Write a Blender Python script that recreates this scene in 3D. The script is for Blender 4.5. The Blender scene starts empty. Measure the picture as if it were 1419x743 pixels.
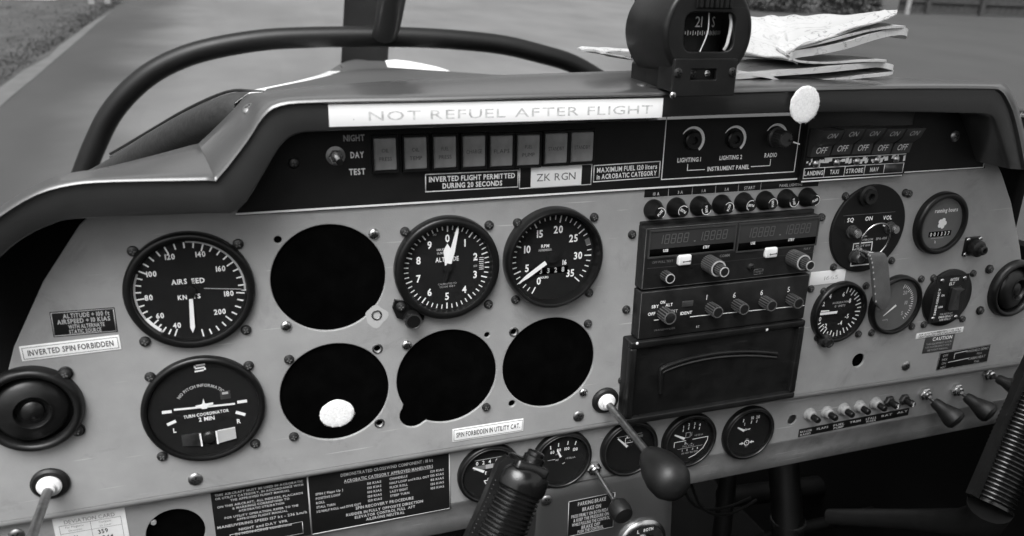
import bpy, math, random
from mathutils import Vector, Matrix
random.seed(7)
S = bpy.context.scene
COL = S.collection

# ------------------------------------------------------------------ camera
# cockpit frame (mm): x right along the panel, y up the panel, z out of the panel towards the pilot
PITCH = math.radians(-4.0)
BASE = Matrix.Rotation(PITCH, 4, 'X') @ Matrix.Rotation(math.radians(90), 4, 'X')
F = 1059.0; PW, PH = 1419.0, 743.0
CAM = Vector((-41.93, 186.44, 522.61))
RR = ((0.94810176, -0.01764104, -0.31747733), (-0.08819263, 0.94469537, -0.3158682), (0.3054916, 0.32747435, 0.89411153))
RIGHT = Vector((RR[0][0], -RR[0][1], -RR[0][2])); DOWN = Vector((RR[1][0], -RR[1][1], -RR[1][2])); FWD = Vector((RR[2][0], -RR[2][1], -RR[2][2]))
def ray(u, v):
    return RIGHT * ((u - PW/2)/F) + DOWN * ((v - PH/2)/F) + FWD
def at(u, v, z=0.0):
    d = ray(u, v); s = (z - CAM.z)/d.z
    return CAM + d*s
cd = bpy.data.cameras.new('camera'); cam = bpy.data.objects.new('camera', cd); COL.objects.link(cam)
m = Matrix((RIGHT, -DOWN, -FWD)).transposed().to_4x4(); m.translation = CAM/1000
cam.matrix_world = BASE @ m
cd.sensor_width = 36; cd.lens = 36*F/PW; cd.clip_start = 0.02; cd.clip_end = 3000
cd.dof.use_dof = True; cd.dof.focus_distance = 0.66; cd.dof.aperture_fstop = 9.0
S.camera = cam

# ------------------------------------------------------------------ light
SUN_EL, SUN_AZ = math.radians(62), math.radians(-146)     # azimuth from straight ahead (+y), towards the right positive
w = bpy.data.worlds.new("World"); S.world = w; w.use_nodes = True
nt = w.node_tree; bg = nt.nodes['Background']
sky = nt.nodes.new('ShaderNodeTexSky'); sky.sky_type = 'NISHITA'; sky.sun_disc = False
sky.sun_elevation = SUN_EL; sky.sun_rotation = SUN_AZ; sky.dust_density = 8; sky.air_density = 2
bw = nt.nodes.new('ShaderNodeRGBToBW'); nt.links.new(sky.outputs[0], bw.inputs[0]); nt.links.new(bw.outputs[0], bg.inputs[0])
bg.inputs[1].default_value = 0.105
sl = bpy.data.lights.new('sun', 'SUN'); sl.energy = 1.5; sl.angle = math.radians(42); sl.color = (1, 1, 1)
sun = bpy.data.objects.new('sun', sl); COL.objects.link(sun)
sdir = Vector((math.sin(SUN_AZ)*math.cos(SUN_EL), math.cos(SUN_AZ)*math.cos(SUN_EL), math.sin(SUN_EL)))
sun.rotation_euler = sdir.to_track_quat('Z', 'Y').to_euler()
S.view_settings.view_transform = 'Standard'; S.view_settings.look = 'None'; S.view_settings.gamma = 1
S.view_settings.exposure = 1.1
S.cycles.max_bounces = 8; S.cycles.transparent_max_bounces = 16

# ------------------------------------------------------------------ materials (black-and-white photograph: greys only)
MATS = {}
def mat(name, v, rough=.5, metal=0, spec=.5, noise=0, scale=40, bump=0, bscale=300, coat=0, dirt=0, dscale=6, alpha=None):
    m = bpy.data.materials.new(name); m.use_nodes = True; n = m.node_tree; b = n.nodes['Principled BSDF']
    b.inputs['Base Color'].default_value = (v, v, v, 1); b.inputs['Roughness'].default_value = rough
    b.inputs['Metallic'].default_value = metal; b.inputs['Specular IOR Level'].default_value = spec
    b.inputs['Coat Weight'].default_value = coat; b.inputs['Coat Roughness'].default_value = .19
    tc = n.nodes.new('ShaderNodeTexCoord'); L = n.links
    if noise or dirt:
        t = n.nodes.new('ShaderNodeTexNoise'); t.inputs['Scale'].default_value = scale; t.inputs['Detail'].default_value = 6
        L.new(tc.outputs['Object'], t.inputs['Vector'])
        r = n.nodes.new('ShaderNodeMapRange'); r.inputs['From Min'].default_value = .3; r.inputs['From Max'].default_value = .7
        r.inputs['To Min'].default_value = v*(1-noise); r.inputs['To Max'].default_value = v*(1+noise); L.new(t.outputs[0], r.inputs[0])
        out = r.outputs[0]
        if dirt:
            t2 = n.nodes.new('ShaderNodeTexNoise'); t2.inputs['Scale'].default_value = dscale; t2.inputs['Detail'].default_value = 8; t2.inputs['Roughness'].default_value = .65
            L.new(tc.outputs['Object'], t2.inputs['Vector'])
            r2 = n.nodes.new('ShaderNodeMapRange'); r2.inputs['From Min'].default_value = .35; r2.inputs['From Max'].default_value = .65
            r2.inputs['To Min'].default_value = 1-dirt; r2.inputs['To Max'].default_value = 1+dirt*.4; L.new(t2.outputs[0], r2.inputs[0])
            mu = n.nodes.new('ShaderNodeMath'); mu.operation = 'MULTIPLY'; L.new(out, mu.inputs[0]); L.new(r2.outputs[0], mu.inputs[1]); out = mu.outputs[0]
            r3 = n.nodes.new('ShaderNodeMapRange'); r3.inputs['From Min'].default_value = .3; r3.inputs['From Max'].default_value = .7
            r3.inputs['To Min'].default_value = rough*.8; r3.inputs['To Max'].default_value = min(1, rough*1.25); L.new(t2.outputs[0], r3.inputs[0]); L.new(r3.outputs[0], b.inputs['Roughness'])
        L.new(out, b.inputs['Base Color'])
    if bump:
        t = n.nodes.new('ShaderNodeTexNoise'); t.inputs['Scale'].default_value = bscale; t.inputs['Detail'].default_value = 3
        L.new(tc.outputs['Object'], t.inputs['Vector'])
        bp = n.nodes.new('ShaderNodeBump'); bp.inputs['Strength'].default_value = bump; bp.inputs['Distance'].default_value = .0005
        L.new(t.outputs[0], bp.inputs['Height']); L.new(bp.outputs[0], b.inputs['Normal'])
    MATS[name] = m; return m
M_panel = mat('grey_panel_paint', .30, .42, noise=.05, scale=60, bump=.25, bscale=900, dirt=.12, dscale=9)
M_strip = mat('grey_lower_paint', .25, .42, noise=.05, scale=60, bump=.25, bscale=900, dirt=.15, dscale=9)
M_lip = mat('grey_worn_lip_paint', .22, .5, noise=.1, scale=80, bump=.3, bscale=900, dirt=.3, dscale=14)
M_hood = mat('satin_hood_vinyl', .034, .42, spec=1, coat=.85, noise=.06, scale=30, bump=.15, bscale=700, dirt=.15, dscale=8)
M_blackp = mat('black_face_plate', .009, .5, spec=.25, noise=.15, scale=60, bump=.1, dirt=.2)
M_black = mat('black_plastic', .009, .33, spec=.35, noise=.2, scale=80, bump=.15, dirt=.2, dscale=20)
M_rub = mat('black_rubber', .011, .42, spec=.4, noise=.2, scale=60, bump=.3, bscale=1200)
M_gripm = mat('glossy_grip_rubber', .006, .2, noise=.2, scale=90, bump=.15, bscale=900)
M_radio = mat('worn_black_radio_face', .015, .45, spec=.3, noise=.25, scale=120, bump=.25, bscale=900, dirt=.35, dscale=25)
M_bez = mat('black_bezel_paint', .007, .3, spec=.35, noise=.2, scale=80, bump=.1)
M_dial = mat('matt_dial_black', .009, .7, spec=.2, noise=.1, scale=50)
M_dialg = mat('grey_dial_face', .10, .6, noise=.1, scale=50)
M_plate = mat('matt_black_cover', .002, 1, spec=0, noise=.3, scale=60)
M_ink = mat('white_print', .8, .6)
M_inkd = mat('dim_white_print', .42, .6)
M_inkg = mat('grey_print', .14, .6)
M_inkb = mat('black_print', .03, .6)
M_inkf = mat('faded_grey_print', .5, .6, noise=.4, scale=300)
M_white = mat('white_label', .82, .45, noise=.03, scale=80)
M_tape = mat('white_tape', .86, .4, noise=.02, scale=60, bump=.1, bscale=200)
M_card = mat('off_white_card', .62, .7, noise=.05, scale=200)
M_steel = mat('bright_steel', .62, .25, metal=1, noise=.1, scale=200)
M_dsteel = mat('dark_oxide_steel', .045, .35, metal=.6, noise=.3, scale=300)
M_msteel = mat('dull_steel', .35, .4, metal=1, noise=.2, scale=200, dirt=.2, dscale=40)
M_alu = mat('brushed_aluminium', .5, .35, metal=1, noise=.1, scale=150)
M_lamp = mat('translucent_lamp_cap', .22, .35, noise=.15, scale=60, dirt=.15, dscale=50)
M_lcd = mat('dark_display_filter', .035, .15, noise=.1, scale=40)
M_knob = mat('grey_knob_plastic', .04, .4, noise=.15, scale=100)
M_nylon = mat('white_nylon', .75, .4)
M_felt = mat('white_felt', .82, .95, noise=.12, scale=700, bump=1, bscale=1500)
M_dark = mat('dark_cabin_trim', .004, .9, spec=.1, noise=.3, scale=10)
M_bow = mat('black_frame_paint', .005, .4, spec=.3, noise=.1, scale=30, dirt=.15, dscale=10)
M_cowl = mat('matt_grey_cowl_paint', .05, .5, noise=.06, scale=12)
M_cowlw = mat('white_cowl_paint', .8, .3)
M_fob = mat('grey_leather_strap', .10, .5, noise=.15, scale=100, bump=.4, bscale=900)
M_coam = mat('rough_black_coaming', .022, .6, noise=.25, scale=150, bump=1, bscale=260)

def glass(name, v=1.0, gl=.05, rough=.02):
    m = bpy.data.materials.new(name); m.use_nodes = True; n = m.node_tree; n.nodes.clear()
    o = n.nodes.new('ShaderNodeOutputMaterial'); mx = n.nodes.new('ShaderNodeMixShader'); t = n.nodes.new('ShaderNodeBsdfTransparent'); g = n.nodes.new('ShaderNodeBsdfGlossy')
    t.inputs[0].default_value = (v, v, v, 1); g.inputs['Roughness'].default_value = rough
    mx.inputs[0].default_value = gl; n.links.new(t.outputs[0], mx.inputs[1]); n.links.new(g.outputs[0], mx.inputs[2]); n.links.new(mx.outputs[0], o.inputs[0])
    return m
M_glass = glass('instrument_glass', .97, .014, .04); M_plexi = glass('canopy_plexiglass', .97, .012)

def paper():
    m = mat('creased_chart_paper', .46, .6, bump=1, bscale=60); n = m.node_tree; L = n.links; b = n.nodes['Principled BSDF']
    tc = n.nodes.new('ShaderNodeTexCoord')
    t = n.nodes.new('ShaderNodeTexNoise'); t.inputs['Scale'].default_value = 22; t.inputs['Detail'].default_value = 6; t.inputs['Distortion'].default_value = 1.2
    L.new(tc.outputs['Object'], t.inputs['Vector'])
    # thin printed contour lines: bands of the noise
    mm = n.nodes.new('ShaderNodeMath'); mm.operation = 'MULTIPLY'; mm.inputs[1].default_value = 9; L.new(t.outputs[0], mm.inputs[0])
    fr = n.nodes.new('ShaderNodeMath'); fr.operation = 'FRACT'; L.new(mm.outputs[0], fr.inputs[0])
    cr = n.nodes.new('ShaderNodeValToRGB'); e = cr.color_ramp.elements; e[0].position = 0; e[0].color = (.07, .07, .07, 1); e[1].position = .16; e[1].color = (.42, .42, .42, 1)
    L.new(fr.outputs[0], cr.inputs[0])
    t2 = n.nodes.new('ShaderNodeTexNoise'); t2.inputs['Scale'].default_value = 9; L.new(tc.outputs['Object'], t2.inputs['Vector'])
    c2 = n.nodes.new('ShaderNodeValToRGB'); e = c2.color_ramp.elements; e[0].position = .35; e[0].color = (.15, .15, .15, 1); e[1].position = .55; e[1].color = (1, 1, 1, 1); L.new(t2.outputs[0], c2.inputs[0])
    mx = n.nodes.new('ShaderNodeMix'); mx.data_type = 'RGBA'; L.new(c2.outputs[0], mx.inputs[0]); mx.inputs[6].default_value = (.46, .46, .46, 1); L.new(cr.outputs[0], mx.inputs[7])
    L.new(mx.outputs[2], b.inputs['Base Color']); return m
M_map = paper()

def wear(m, amt=.5, grime=.25):
    """fine scratches and soft hand grime mixed into a painted surface"""
    n = m.node_tree; L = n.links; b = n.nodes['Principled BSDF']; src = b.inputs['Base Color'].links[0].from_socket
    tc = n.nodes.new('ShaderNodeTexCoord'); outs = []
    for ang, sc in ((.5, 60), (-.9, 45), (1.5, 80)):
        mp = n.nodes.new('ShaderNodeMapping'); mp.inputs['Rotation'].default_value = (0, 0, ang); mp.inputs['Scale'].default_value = (sc*.08, sc*2.2, 1); L.new(tc.outputs['Object'], mp.inputs[0])
        t = n.nodes.new('ShaderNodeTexNoise'); t.inputs['Scale'].default_value = 3; t.inputs['Detail'].default_value = 1; L.new(mp.outputs[0], t.inputs[0])
        r = n.nodes.new('ShaderNodeMapRange'); r.inputs['From Min'].default_value = .74; r.inputs['From Max'].default_value = .78; L.new(t.outputs[0], r.inputs[0]); outs.append(r.outputs[0])
    mx1 = n.nodes.new('ShaderNodeMath'); mx1.operation = 'MAXIMUM'; L.new(outs[0], mx1.inputs[0]); L.new(outs[1], mx1.inputs[1])
    mx2 = n.nodes.new('ShaderNodeMath'); mx2.operation = 'MAXIMUM'; L.new(mx1.outputs[0], mx2.inputs[0]); L.new(outs[2], mx2.inputs[1])
    g = n.nodes.new('ShaderNodeTexNoise'); g.inputs['Scale'].default_value = 22; g.inputs['Detail'].default_value = 8; g.inputs['Roughness'].default_value = .7; g.inputs['Distortion'].default_value = .6; L.new(tc.outputs['Object'], g.inputs[0])
    gr = n.nodes.new('ShaderNodeMapRange'); gr.inputs['From Min'].default_value = .56; gr.inputs['From Max'].default_value = .72; gr.inputs['To Min'].default_value = 1; gr.inputs['To Max'].default_value = 1-grime; L.new(g.outputs[0], gr.inputs[0])
    sc_ = n.nodes.new('ShaderNodeMath'); sc_.operation = 'MULTIPLY_ADD'; sc_.inputs[1].default_value = amt; sc_.inputs[2].default_value = 1; L.new(mx2.outputs[0], sc_.inputs[0])
    mu = n.nodes.new('ShaderNodeMath'); mu.operation = 'MULTIPLY'; L.new(sc_.outputs[0], mu.inputs[0]); L.new(gr.outputs[0], mu.inputs[1])
    v = n.nodes.new('ShaderNodeVectorMath'); v.operation = 'SCALE'; L.new(src, v.inputs[0]); L.new(mu.outputs[0], v.inputs['Scale']); L.new(v.outputs[0], b.inputs['Base Color'])
wear(M_panel, .45, .26); wear(M_strip, .5, .3); wear(M_lip, .5, .3); wear(M_hood, .6, .2); wear(M_radio, 1.8, .1); wear(M_black, 1.5, .1)

def ground_mat(name, lo, hi, sc, stretch=(1, 1, 1), rough=.9, fine=200):
    m = bpy.data.materials.new(name); m.use_nodes = True; n = m.node_tree; L = n.links; b = n.nodes['Principled BSDF']; b.inputs['Roughness'].default_value = rough
    tc = n.nodes.new('ShaderNodeTexCoord'); mp = n.nodes.new('ShaderNodeMapping'); mp.inputs['Scale'].default_value = stretch; L.new(tc.outputs['Object'], mp.inputs[0])
    t = n.nodes.new('ShaderNodeTexNoise'); t.inputs['Scale'].default_value = sc; t.inputs['Detail'].default_value = 10; t.inputs['Roughness'].default_value = .62; L.new(mp.outputs[0], t.inputs['Vector'])
    t2 = n.nodes.new('ShaderNodeTexNoise'); t2.inputs['Scale'].default_value = fine; t2.inputs['Detail'].default_value = 2; L.new(tc.outputs['Object'], t2.inputs['Vector'])
    ad = n.nodes.new('ShaderNodeMath'); ad.operation = 'MULTIPLY_ADD'; ad.inputs[1].default_value = .35; L.new(t2.outputs[0], ad.inputs[0]); L.new(t.outputs[0], ad.inputs[2])
    cr = n.nodes.new('ShaderNodeValToRGB'); e = cr.color_ramp.elements; e[0].position = .45; e[0].color = (lo, lo, lo, 1); e[1].position = .9; e[1].color = (hi, hi, hi, 1)
    L.new(ad.outputs[0], cr.inputs[0]); L.new(cr.outputs[0], b.inputs['Base Color']); return m
M_asph = ground_mat('worn_asphalt', .026, .044, .6, (1, .5, 1), .9, 90)
M_grass = ground_mat('short_grass', .012, .075, 1.5, (1, .5, 1), 1, 40)
M_kerb = ground_mat('concrete_edge', .07, .11, 3, (1, 1, 1), .9, 60)
M_leaf = mat('dark_leaves', .05, .7, noise=.4, scale=3)
M_wood = mat('dark_fence_boards', .035, .8, noise=.3, scale=6)
M_post = mat('pale_post', .25, .8, noise=.15, scale=8)

# ------------------------------------------------------------------ glyphs of the built-in font
CH = [chr(c) for c in range(33, 127)]
def load_glyphs(off):
    obs = []
    for c in CH:
        cu = bpy.data.curves.new('glyph', 'FONT'); cu.body = c; cu.size = 1; cu.resolution_u = 2; cu.offset = off; cu.fill_mode = 'FRONT'
        o = bpy.data.objects.new('glyph', cu); COL.objects.link(o); obs.append(o)
    dg = bpy.context.evaluated_depsgraph_get(); G = {}
    for c, o in zip(CH, obs):
        me = bpy.data.meshes.new_from_object(o.evaluated_get(dg))
        vs = [(v.co.x, v.co.y) for v in me.vertices]; fs = [tuple(p.vertices) for p in me.polygons]
        x0 = min(v[0] for v in vs); x1 = max(v[0] for v in vs)
        G[c] = (vs, fs, x0, x1); bpy.data.meshes.remove(me)
    for o in obs:
        cu = o.data; bpy.data.objects.remove(o); bpy.data.curves.remove(cu)
    return G
GL = {0: load_glyphs(0.0), 1: load_glyphs(0.026)}
CAPH = max(v[1] for v in GL[0]['H'][0])

# ------------------------------------------------------------------ mesh builder (mm)
class MB:
    def __init__(s): s.v = []; s.f = []; s.mi = []; s.m = []
    def mid(s, m):
        if m not in s.m: s.m.append(m)
        return s.m.index(m)
    def add(s, vs, fs, m, X=None):
        o = len(s.v); i = s.mid(m)
        for p in vs:
            p = Vector(p)
            if X is not None: p = X @ p
            s.v.append(p)
        for f in fs: s.f.append(tuple(a+o for a in f)); s.mi.append(i)
        return s
    def lathe(s, prof, m, seg=48, c=(0, 0, 0), X=None, cap=True):
        vs = []; fs = []; n = len(prof)
        for k in range(seg):
            a = 2*math.pi*k/seg
            for r, z in prof: vs.append((c[0]+r*math.cos(a), c[1]+r*math.sin(a), c[2]+z))
        for k in range(seg):
            k2 = (k+1) % seg
            for j in range(n-1): fs.append((k*n+j, k2*n+j, k2*n+j+1, k*n+j+1))
        if cap:
            if prof[-1][0] > 1e-6: fs.append(tuple(k*n+n-1 for k in range(seg)))
        return s.add(vs, fs, m, X)
    def box(s, x0, x1, y0, y1, z0, z1, m, b=0, X=None):
        if b <= 0:
            vs = [(x, y, z) for z in (z0, z1) for y in (y0, y1) for x in (x0, x1)]
            return s.add(vs, [(0, 2, 3, 1), (4, 5, 7, 6), (0, 1, 5, 4), (2, 6, 7, 3), (0, 4, 6, 2), (1, 3, 7, 5)], m, X)
        vs = []
        def ring(z, i):
            r = max(b, .01)
            for cx, cy, a0 in ((x1-r, y1-r, 0), (x0+r, y1-r, 90), (x0+r, y0+r, 180), (x1-r, y0+r, 270)):
                for k in range(4):
                    a = math.radians(a0+30*k); vs.append((cx+(r-i)*math.cos(a), cy+(r-i)*math.sin(a), z))
        ring(z0, 0); ring(z1-b*.6, 0); ring(z1-b*.2, b*.25); ring(z1, b*.7)
        fs = [(j*16+k, j*16+(k+1) % 16, (j+1)*16+(k+1) % 16, (j+1)*16+k) for j in range(3) for k in range(16)]
        fs.append(tuple(48+k for k in range(16))); fs.append(tuple(range(15, -1, -1)))
        return s.add(vs, fs, m, X)
    def rect(s, x0, x1, y0, y1, z, m, X=None):
        return s.add([(x0, y0, z), (x1, y0, z), (x1, y1, z), (x0, y1, z)], [(0, 1, 2, 3)], m, X)
    def frame(s, x0, x1, y0, y1, t, z, m, h=.15, X=None):
        s.box(x0, x1, y1-t, y1, z, z+h, m, 0, X); s.box(x0, x1, y0, y0+t, z, z+h, m, 0, X)
        s.box(x0, x0+t, y0+t, y1-t, z, z+h, m, 0, X); s.box(x1-t, x1, y0+t, y1-t, z, z+h, m, 0, X); return s
    def line(s, pts, wd, z, m, X=None):
        for (a, b) in zip(pts[:-1], pts[1:]):
            d = Vector((b[0]-a[0], b[1]-a[1])); L = d.length
            if L < 1e-6: continue
            n = Vector((-d.y, d.x))/L*wd/2; e = d/L*wd*.5*(len(pts) > 2)
            s.add([(a[0]+n.x-e.x, a[1]+n.y-e.y, z), (a[0]-n.x-e.x, a[1]-n.y-e.y, z), (b[0]-n.x+e.x, b[1]-n.y+e.y, z), (b[0]+n.x+e.x, b[1]+n.y+e.y, z)], [(0, 1, 2, 3)], m, X)
        return s
    def arc(s, r0, r1, a0, a1, z, m, seg=40, c=(0, 0)):
        vs = []; 
        for k in range(seg+1):
            a = math.radians(a0+(a1-a0)*k/seg)   # clockwise from top
            for r in (r0, r1): vs.append((c[0]+r*math.sin(a), c[1]+r*math.cos(a), z))
        return s.add(vs, [(2*k, 2*k+1, 2*k+3, 2*k+2) for k in range(seg)], m)
    def tick(s, a, r0, r1, wd, z, m):
        a = math.radians(a); u = Vector((math.sin(a), math.cos(a))); p = u*r0; q = u*r1
        return s.line([tuple(p), tuple(q)], wd, z, m)
    def tube(s, pts, r, m, seg=14, caps=True, rs=None, sq=None):
        pts = [Vector(p) for p in pts]; n = len(pts); vs = []; fs = []
        t0 = (pts[1]-pts[0]).normalized(); up = Vector((0, 0, 1)) if abs(t0.z) < .9 else Vector((1, 0, 0))
        a = t0.cross(up).normalized()
        for i, p in enumerate(pts):
            t = ((pts[min(i+1, n-1)]-pts[i]).normalized()+(pts[i]-pts[max(i-1, 0)]).normalized()).normalized()
            a = (a-t*a.dot(t)).normalized(); b = t.cross(a)
            R = rs[i] if rs else r
            for k in range(seg):
                g = 2*math.pi*k/seg; vs.append(p+a*math.cos(g)*R+b*math.sin(g)*R*(sq or 1))
        for i in range(n-1):
            for k in range(seg): fs.append((i*seg+k, i*seg+(k+1) % seg, (i+1)*seg+(k+1) % seg, (i+1)*seg+k))
        if caps: fs.append(tuple(range(seg-1, -1, -1))); fs.append(tuple((n-1)*seg+k for k in range(seg)))
        return s.add(vs, fs, m)
    def prism(s, pts, z0, z1, m, X=None):
        n = len(pts); vs = [(p[0], p[1], z0) for p in pts]+[(p[0], p[1], z1) for p in pts]
        fs = [tuple(range(n-1, -1, -1)), tuple(range(n, 2*n))]+[(k, (k+1) % n, n+(k+1) % n, n+k) for k in range(n)]
        return s.add(vs, fs, m, X)
    def text(s, t, cx, cy, h, m, z=0.1, w=None, bold=0, al='c', rot=0, asp=.85, gap=.1, jit=0, curve=None, shear=0):
        G = GL[bold]; k = h/CAPH; x = 0; out = []
        for c in t:
            if c == ' ': x += .30; continue
            vs, fs, x0, x1 = G[c]; out.append((c, x-x0)); x += (x1-x0)+gap
        L = (x-gap)*k*asp
        if w: asp *= w/L; L = w
        st = {'c': -L/2, 'l': 0, 'r': -L}[al]; ca, sa = math.cos(math.radians(rot)), math.sin(math.radians(rot))
        for c, dx in out:
            vs, fs, _, _ = G[c]; P = []
            for (a, b) in vs:
                X_ = st+(a+dx)*k*asp; Y_ = b*k-h/2; X_ += Y_*shear
                if curve:
                    r = curve+Y_; g = X_/curve; P.append((cx+r*math.sin(g+math.radians(rot)), cy+r*math.cos(g+math.radians(rot)), z)); continue
                P.append((cx+X_*ca-Y_*sa, cy+X_*sa+Y_*ca, z))
            s.add(P, fs, m)
        return s
    def sheet(s, rows, m, closed=False):
        n = len(rows[0]); vs = [p for r in rows for p in r]; fs = []
        for i in range(len(rows)-1):
            for k in range(n-1): fs.append((i*n+k, i*n+k+1, (i+1)*n+k+1, (i+1)*n+k))
        return s.add(vs, fs, m)
    def mesh(s, name, org=(0, 0, 0), ang=35, sc=.001):
        me = bpy.data.meshes.new(name); o = Vector(org)
        me.from_pydata([tuple((p-o)*sc) for p in s.v], [], s.f)
        for m in s.m: me.materials.append(m)
        me.polygons.foreach_set('material_index', s.mi)
        me.polygons.foreach_set('use_smooth', [True]*len(me.polygons)); me.update()
        if ang is not None: me.set_sharp_from_angle(angle=math.radians(ang))
        return me
COCKPIT = []
def setp(o, label, cat, group=None, kind=None):
    if label: o['label'] = label
    if cat: o['category'] = cat
    if group: o['group'] = group
    if kind: o['kind'] = kind
def thing(name, label, cat, p=(0, 0, 0), group=None, rot=None):
    o = bpy.data.objects.new(name, None); COL.objects.link(o); setp(o, label, cat, group)
    o.empty_display_size = .02
    R_ = rot.to_4x4() if rot is not None else Matrix.Identity(4)
    o.matrix_world = BASE @ Matrix.Translation(Vector(p)/1000) @ R_
    o['_'] = 0; del o['_']; return o
def part(name, mb, parent, p=(0, 0, 0), org=(0, 0, 0), ang=35, label=None, kind=None):
    me = mb.mesh(name, org, ang) if isinstance(mb, MB) else mb
    o = bpy.data.objects.new(name, me); COL.objects.link(o); o.parent = parent; o.location = Vector(p)/1000
    if label: o['label'] = label
    if kind: o['kind'] = kind
    return o
def single(name, mb, label, cat, p=(0, 0, 0), org=(0, 0, 0), group=None, ang=35, rot=None, kind=None):
    me = mb.mesh(name, org, ang) if isinstance(mb, MB) else mb
    o = bpy.data.objects.new(name, me); COL.objects.link(o)
    R_ = rot.to_4x4() if rot is not None else Matrix.Identity(4)
    o.matrix_world = BASE @ Matrix.Translation(Vector(p)/1000) @ R_
    setp(o, label, cat, group, kind); return o
def Zm(ox, oy, s): return lambda x, y, z=0.0: at(ox+x/s, oy+y/s, z)

def plate_mesh(name, outer, holes, th, m, bev=.4, org=(0, 0)):
    cu = bpy.data.curves.new('plate', 'CURVE'); cu.dimensions = '2D'; cu.fill_mode = 'BOTH'
    cu.extrude = (th/2-bev)/1000; cu.bevel_depth = bev/1000; cu.bevel_resolution = 2; cu.offset = -bev/1000
    for pts in [outer]+holes:
        sp = cu.splines.new('POLY'); sp.points.add(len(pts)-1); sp.use_cyclic_u = True
        for q, p in zip(sp.points, pts): q.co = ((p[0]-org[0])/1000, (p[1]-org[1])/1000, 0, 1)
    o = bpy.data.objects.new('plate', cu); COL.objects.link(o)
    me = bpy.data.meshes.new_from_object(o.evaluated_get(bpy.context.evaluated_depsgraph_get()))
    bpy.data.objects.remove(o); bpy.data.curves.remove(cu)
    me.name = name; me.materials.clear(); me.materials.append(m)
    me.polygons.foreach_set('use_smooth', [True]*len(me.polygons)); me.set_sharp_from_angle(angle=math.radians(40)); return me
def circ(cx, cy, r, n=72, rev=True):
    return [(cx+r*math.cos(2*math.pi*k/n), cy+r*math.sin(2*math.pi*k/n)) for k in range(n)]

# screws (shared meshes)
def screw_mesh(name, r, head, slot, h=1.6, hole=False):
    b = MB()
    b.lathe([(r*1.0, 0), (r, h*.35), (r*.85, h*.75), (r*.5, h), (0.001, h*1.05)], head, 18, cap=False)
    for a in (20, 110):
        t = math.radians(a); d = Vector((math.cos(t), math.sin(t))); n = Vector((-d.y, d.x))
        P = [d*r*.55+n*r*.12, d*-r*.55+n*r*.12, d*-r*.55-n*r*.12, d*r*.55-n*r*.12]
        b.add([(q.x, q.y, h*1.02+(.02 if a > 90 else .04)) for q in P], [(0, 1, 2, 3)], slot)
    return b.mesh(name)
M_rec = mat('grey_screw_recess', .13, .4, noise=.4, scale=400)  # lighter grey cross against the black screw heads
SC_BLACK = screw_mesh('screw', 3.6, M_dsteel, M_rec, 2.4)
SC_SMALL = screw_mesh('screw', 3.2, M_dsteel, M_plate, 2.2)
SC_BRIGHT = screw_mesh('screw', 3.9, M_steel, M_dsteel, 2.2)
SC_BIG = screw_mesh('screw', 5.0, M_msteel, M_dsteel, 2.0)
SC_TINY = screw_mesh('screw', 2.3, M_steel, M_dsteel, 1.2)
def screw(parent, me, x, y, z=1.0, org=(0, 0, 0)):
    o = bpy.data.objects.new('screw', me); COL.objects.link(o); o.parent = parent; o.location = ((x-org[0])/1000, (y-org[1])/1000, (z-org[2])/1000)
    o.rotation_euler = (0, 0, random.random()*3); return o
def screws_px(parent, org, me, pts, z=1.0):
    for u, v in pts:
        p = at(u, v, z); screw(parent, me, p.x, p.y, z, org)

exec_after = []
# ================================================================== OUTSIDE
GZ = -1.30                                          # ground level (m), world axes
WINV = BASE.inverted()
def gnd(u, v, z=GZ):                                # pixel direction met with the ground plane
    o = BASE @ (CAM/1000); d = BASE.to_3x3() @ ray(u, v); s = (z-o.z)/d.z
    return o+d*s
def wobj(name, vs, fs, m, label=None, cat=None, kind=None, group=None, loc=(0, 0, 0), parent=None, smooth=False, ms=None, mi=None):
    me = bpy.data.meshes.new(name); me.from_pydata([tuple(Vector(v)-Vector(loc)) for v in vs], [], fs)
    for q in (ms or [m]): me.materials.append(q)
    if mi: me.polygons.foreach_set('material_index', mi)
    if smooth: me.polygons.foreach_set('use_smooth', [True]*len(me.polygons))
    o = bpy.data.objects.new(name, me); COL.objects.link(o)
    if parent: o.parent = parent; o.location = Vector(loc)-parent.location
    else: o.location = loc
    setp(o, label, cat, group, kind); me.update(); return o
R0 = 1500
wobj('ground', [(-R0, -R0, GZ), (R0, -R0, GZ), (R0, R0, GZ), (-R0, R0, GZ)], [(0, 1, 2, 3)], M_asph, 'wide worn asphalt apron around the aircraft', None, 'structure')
band_edges = (gnd(150, 200), gnd(235, 20), gnd(930, 60), gnd(960, 10))
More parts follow.
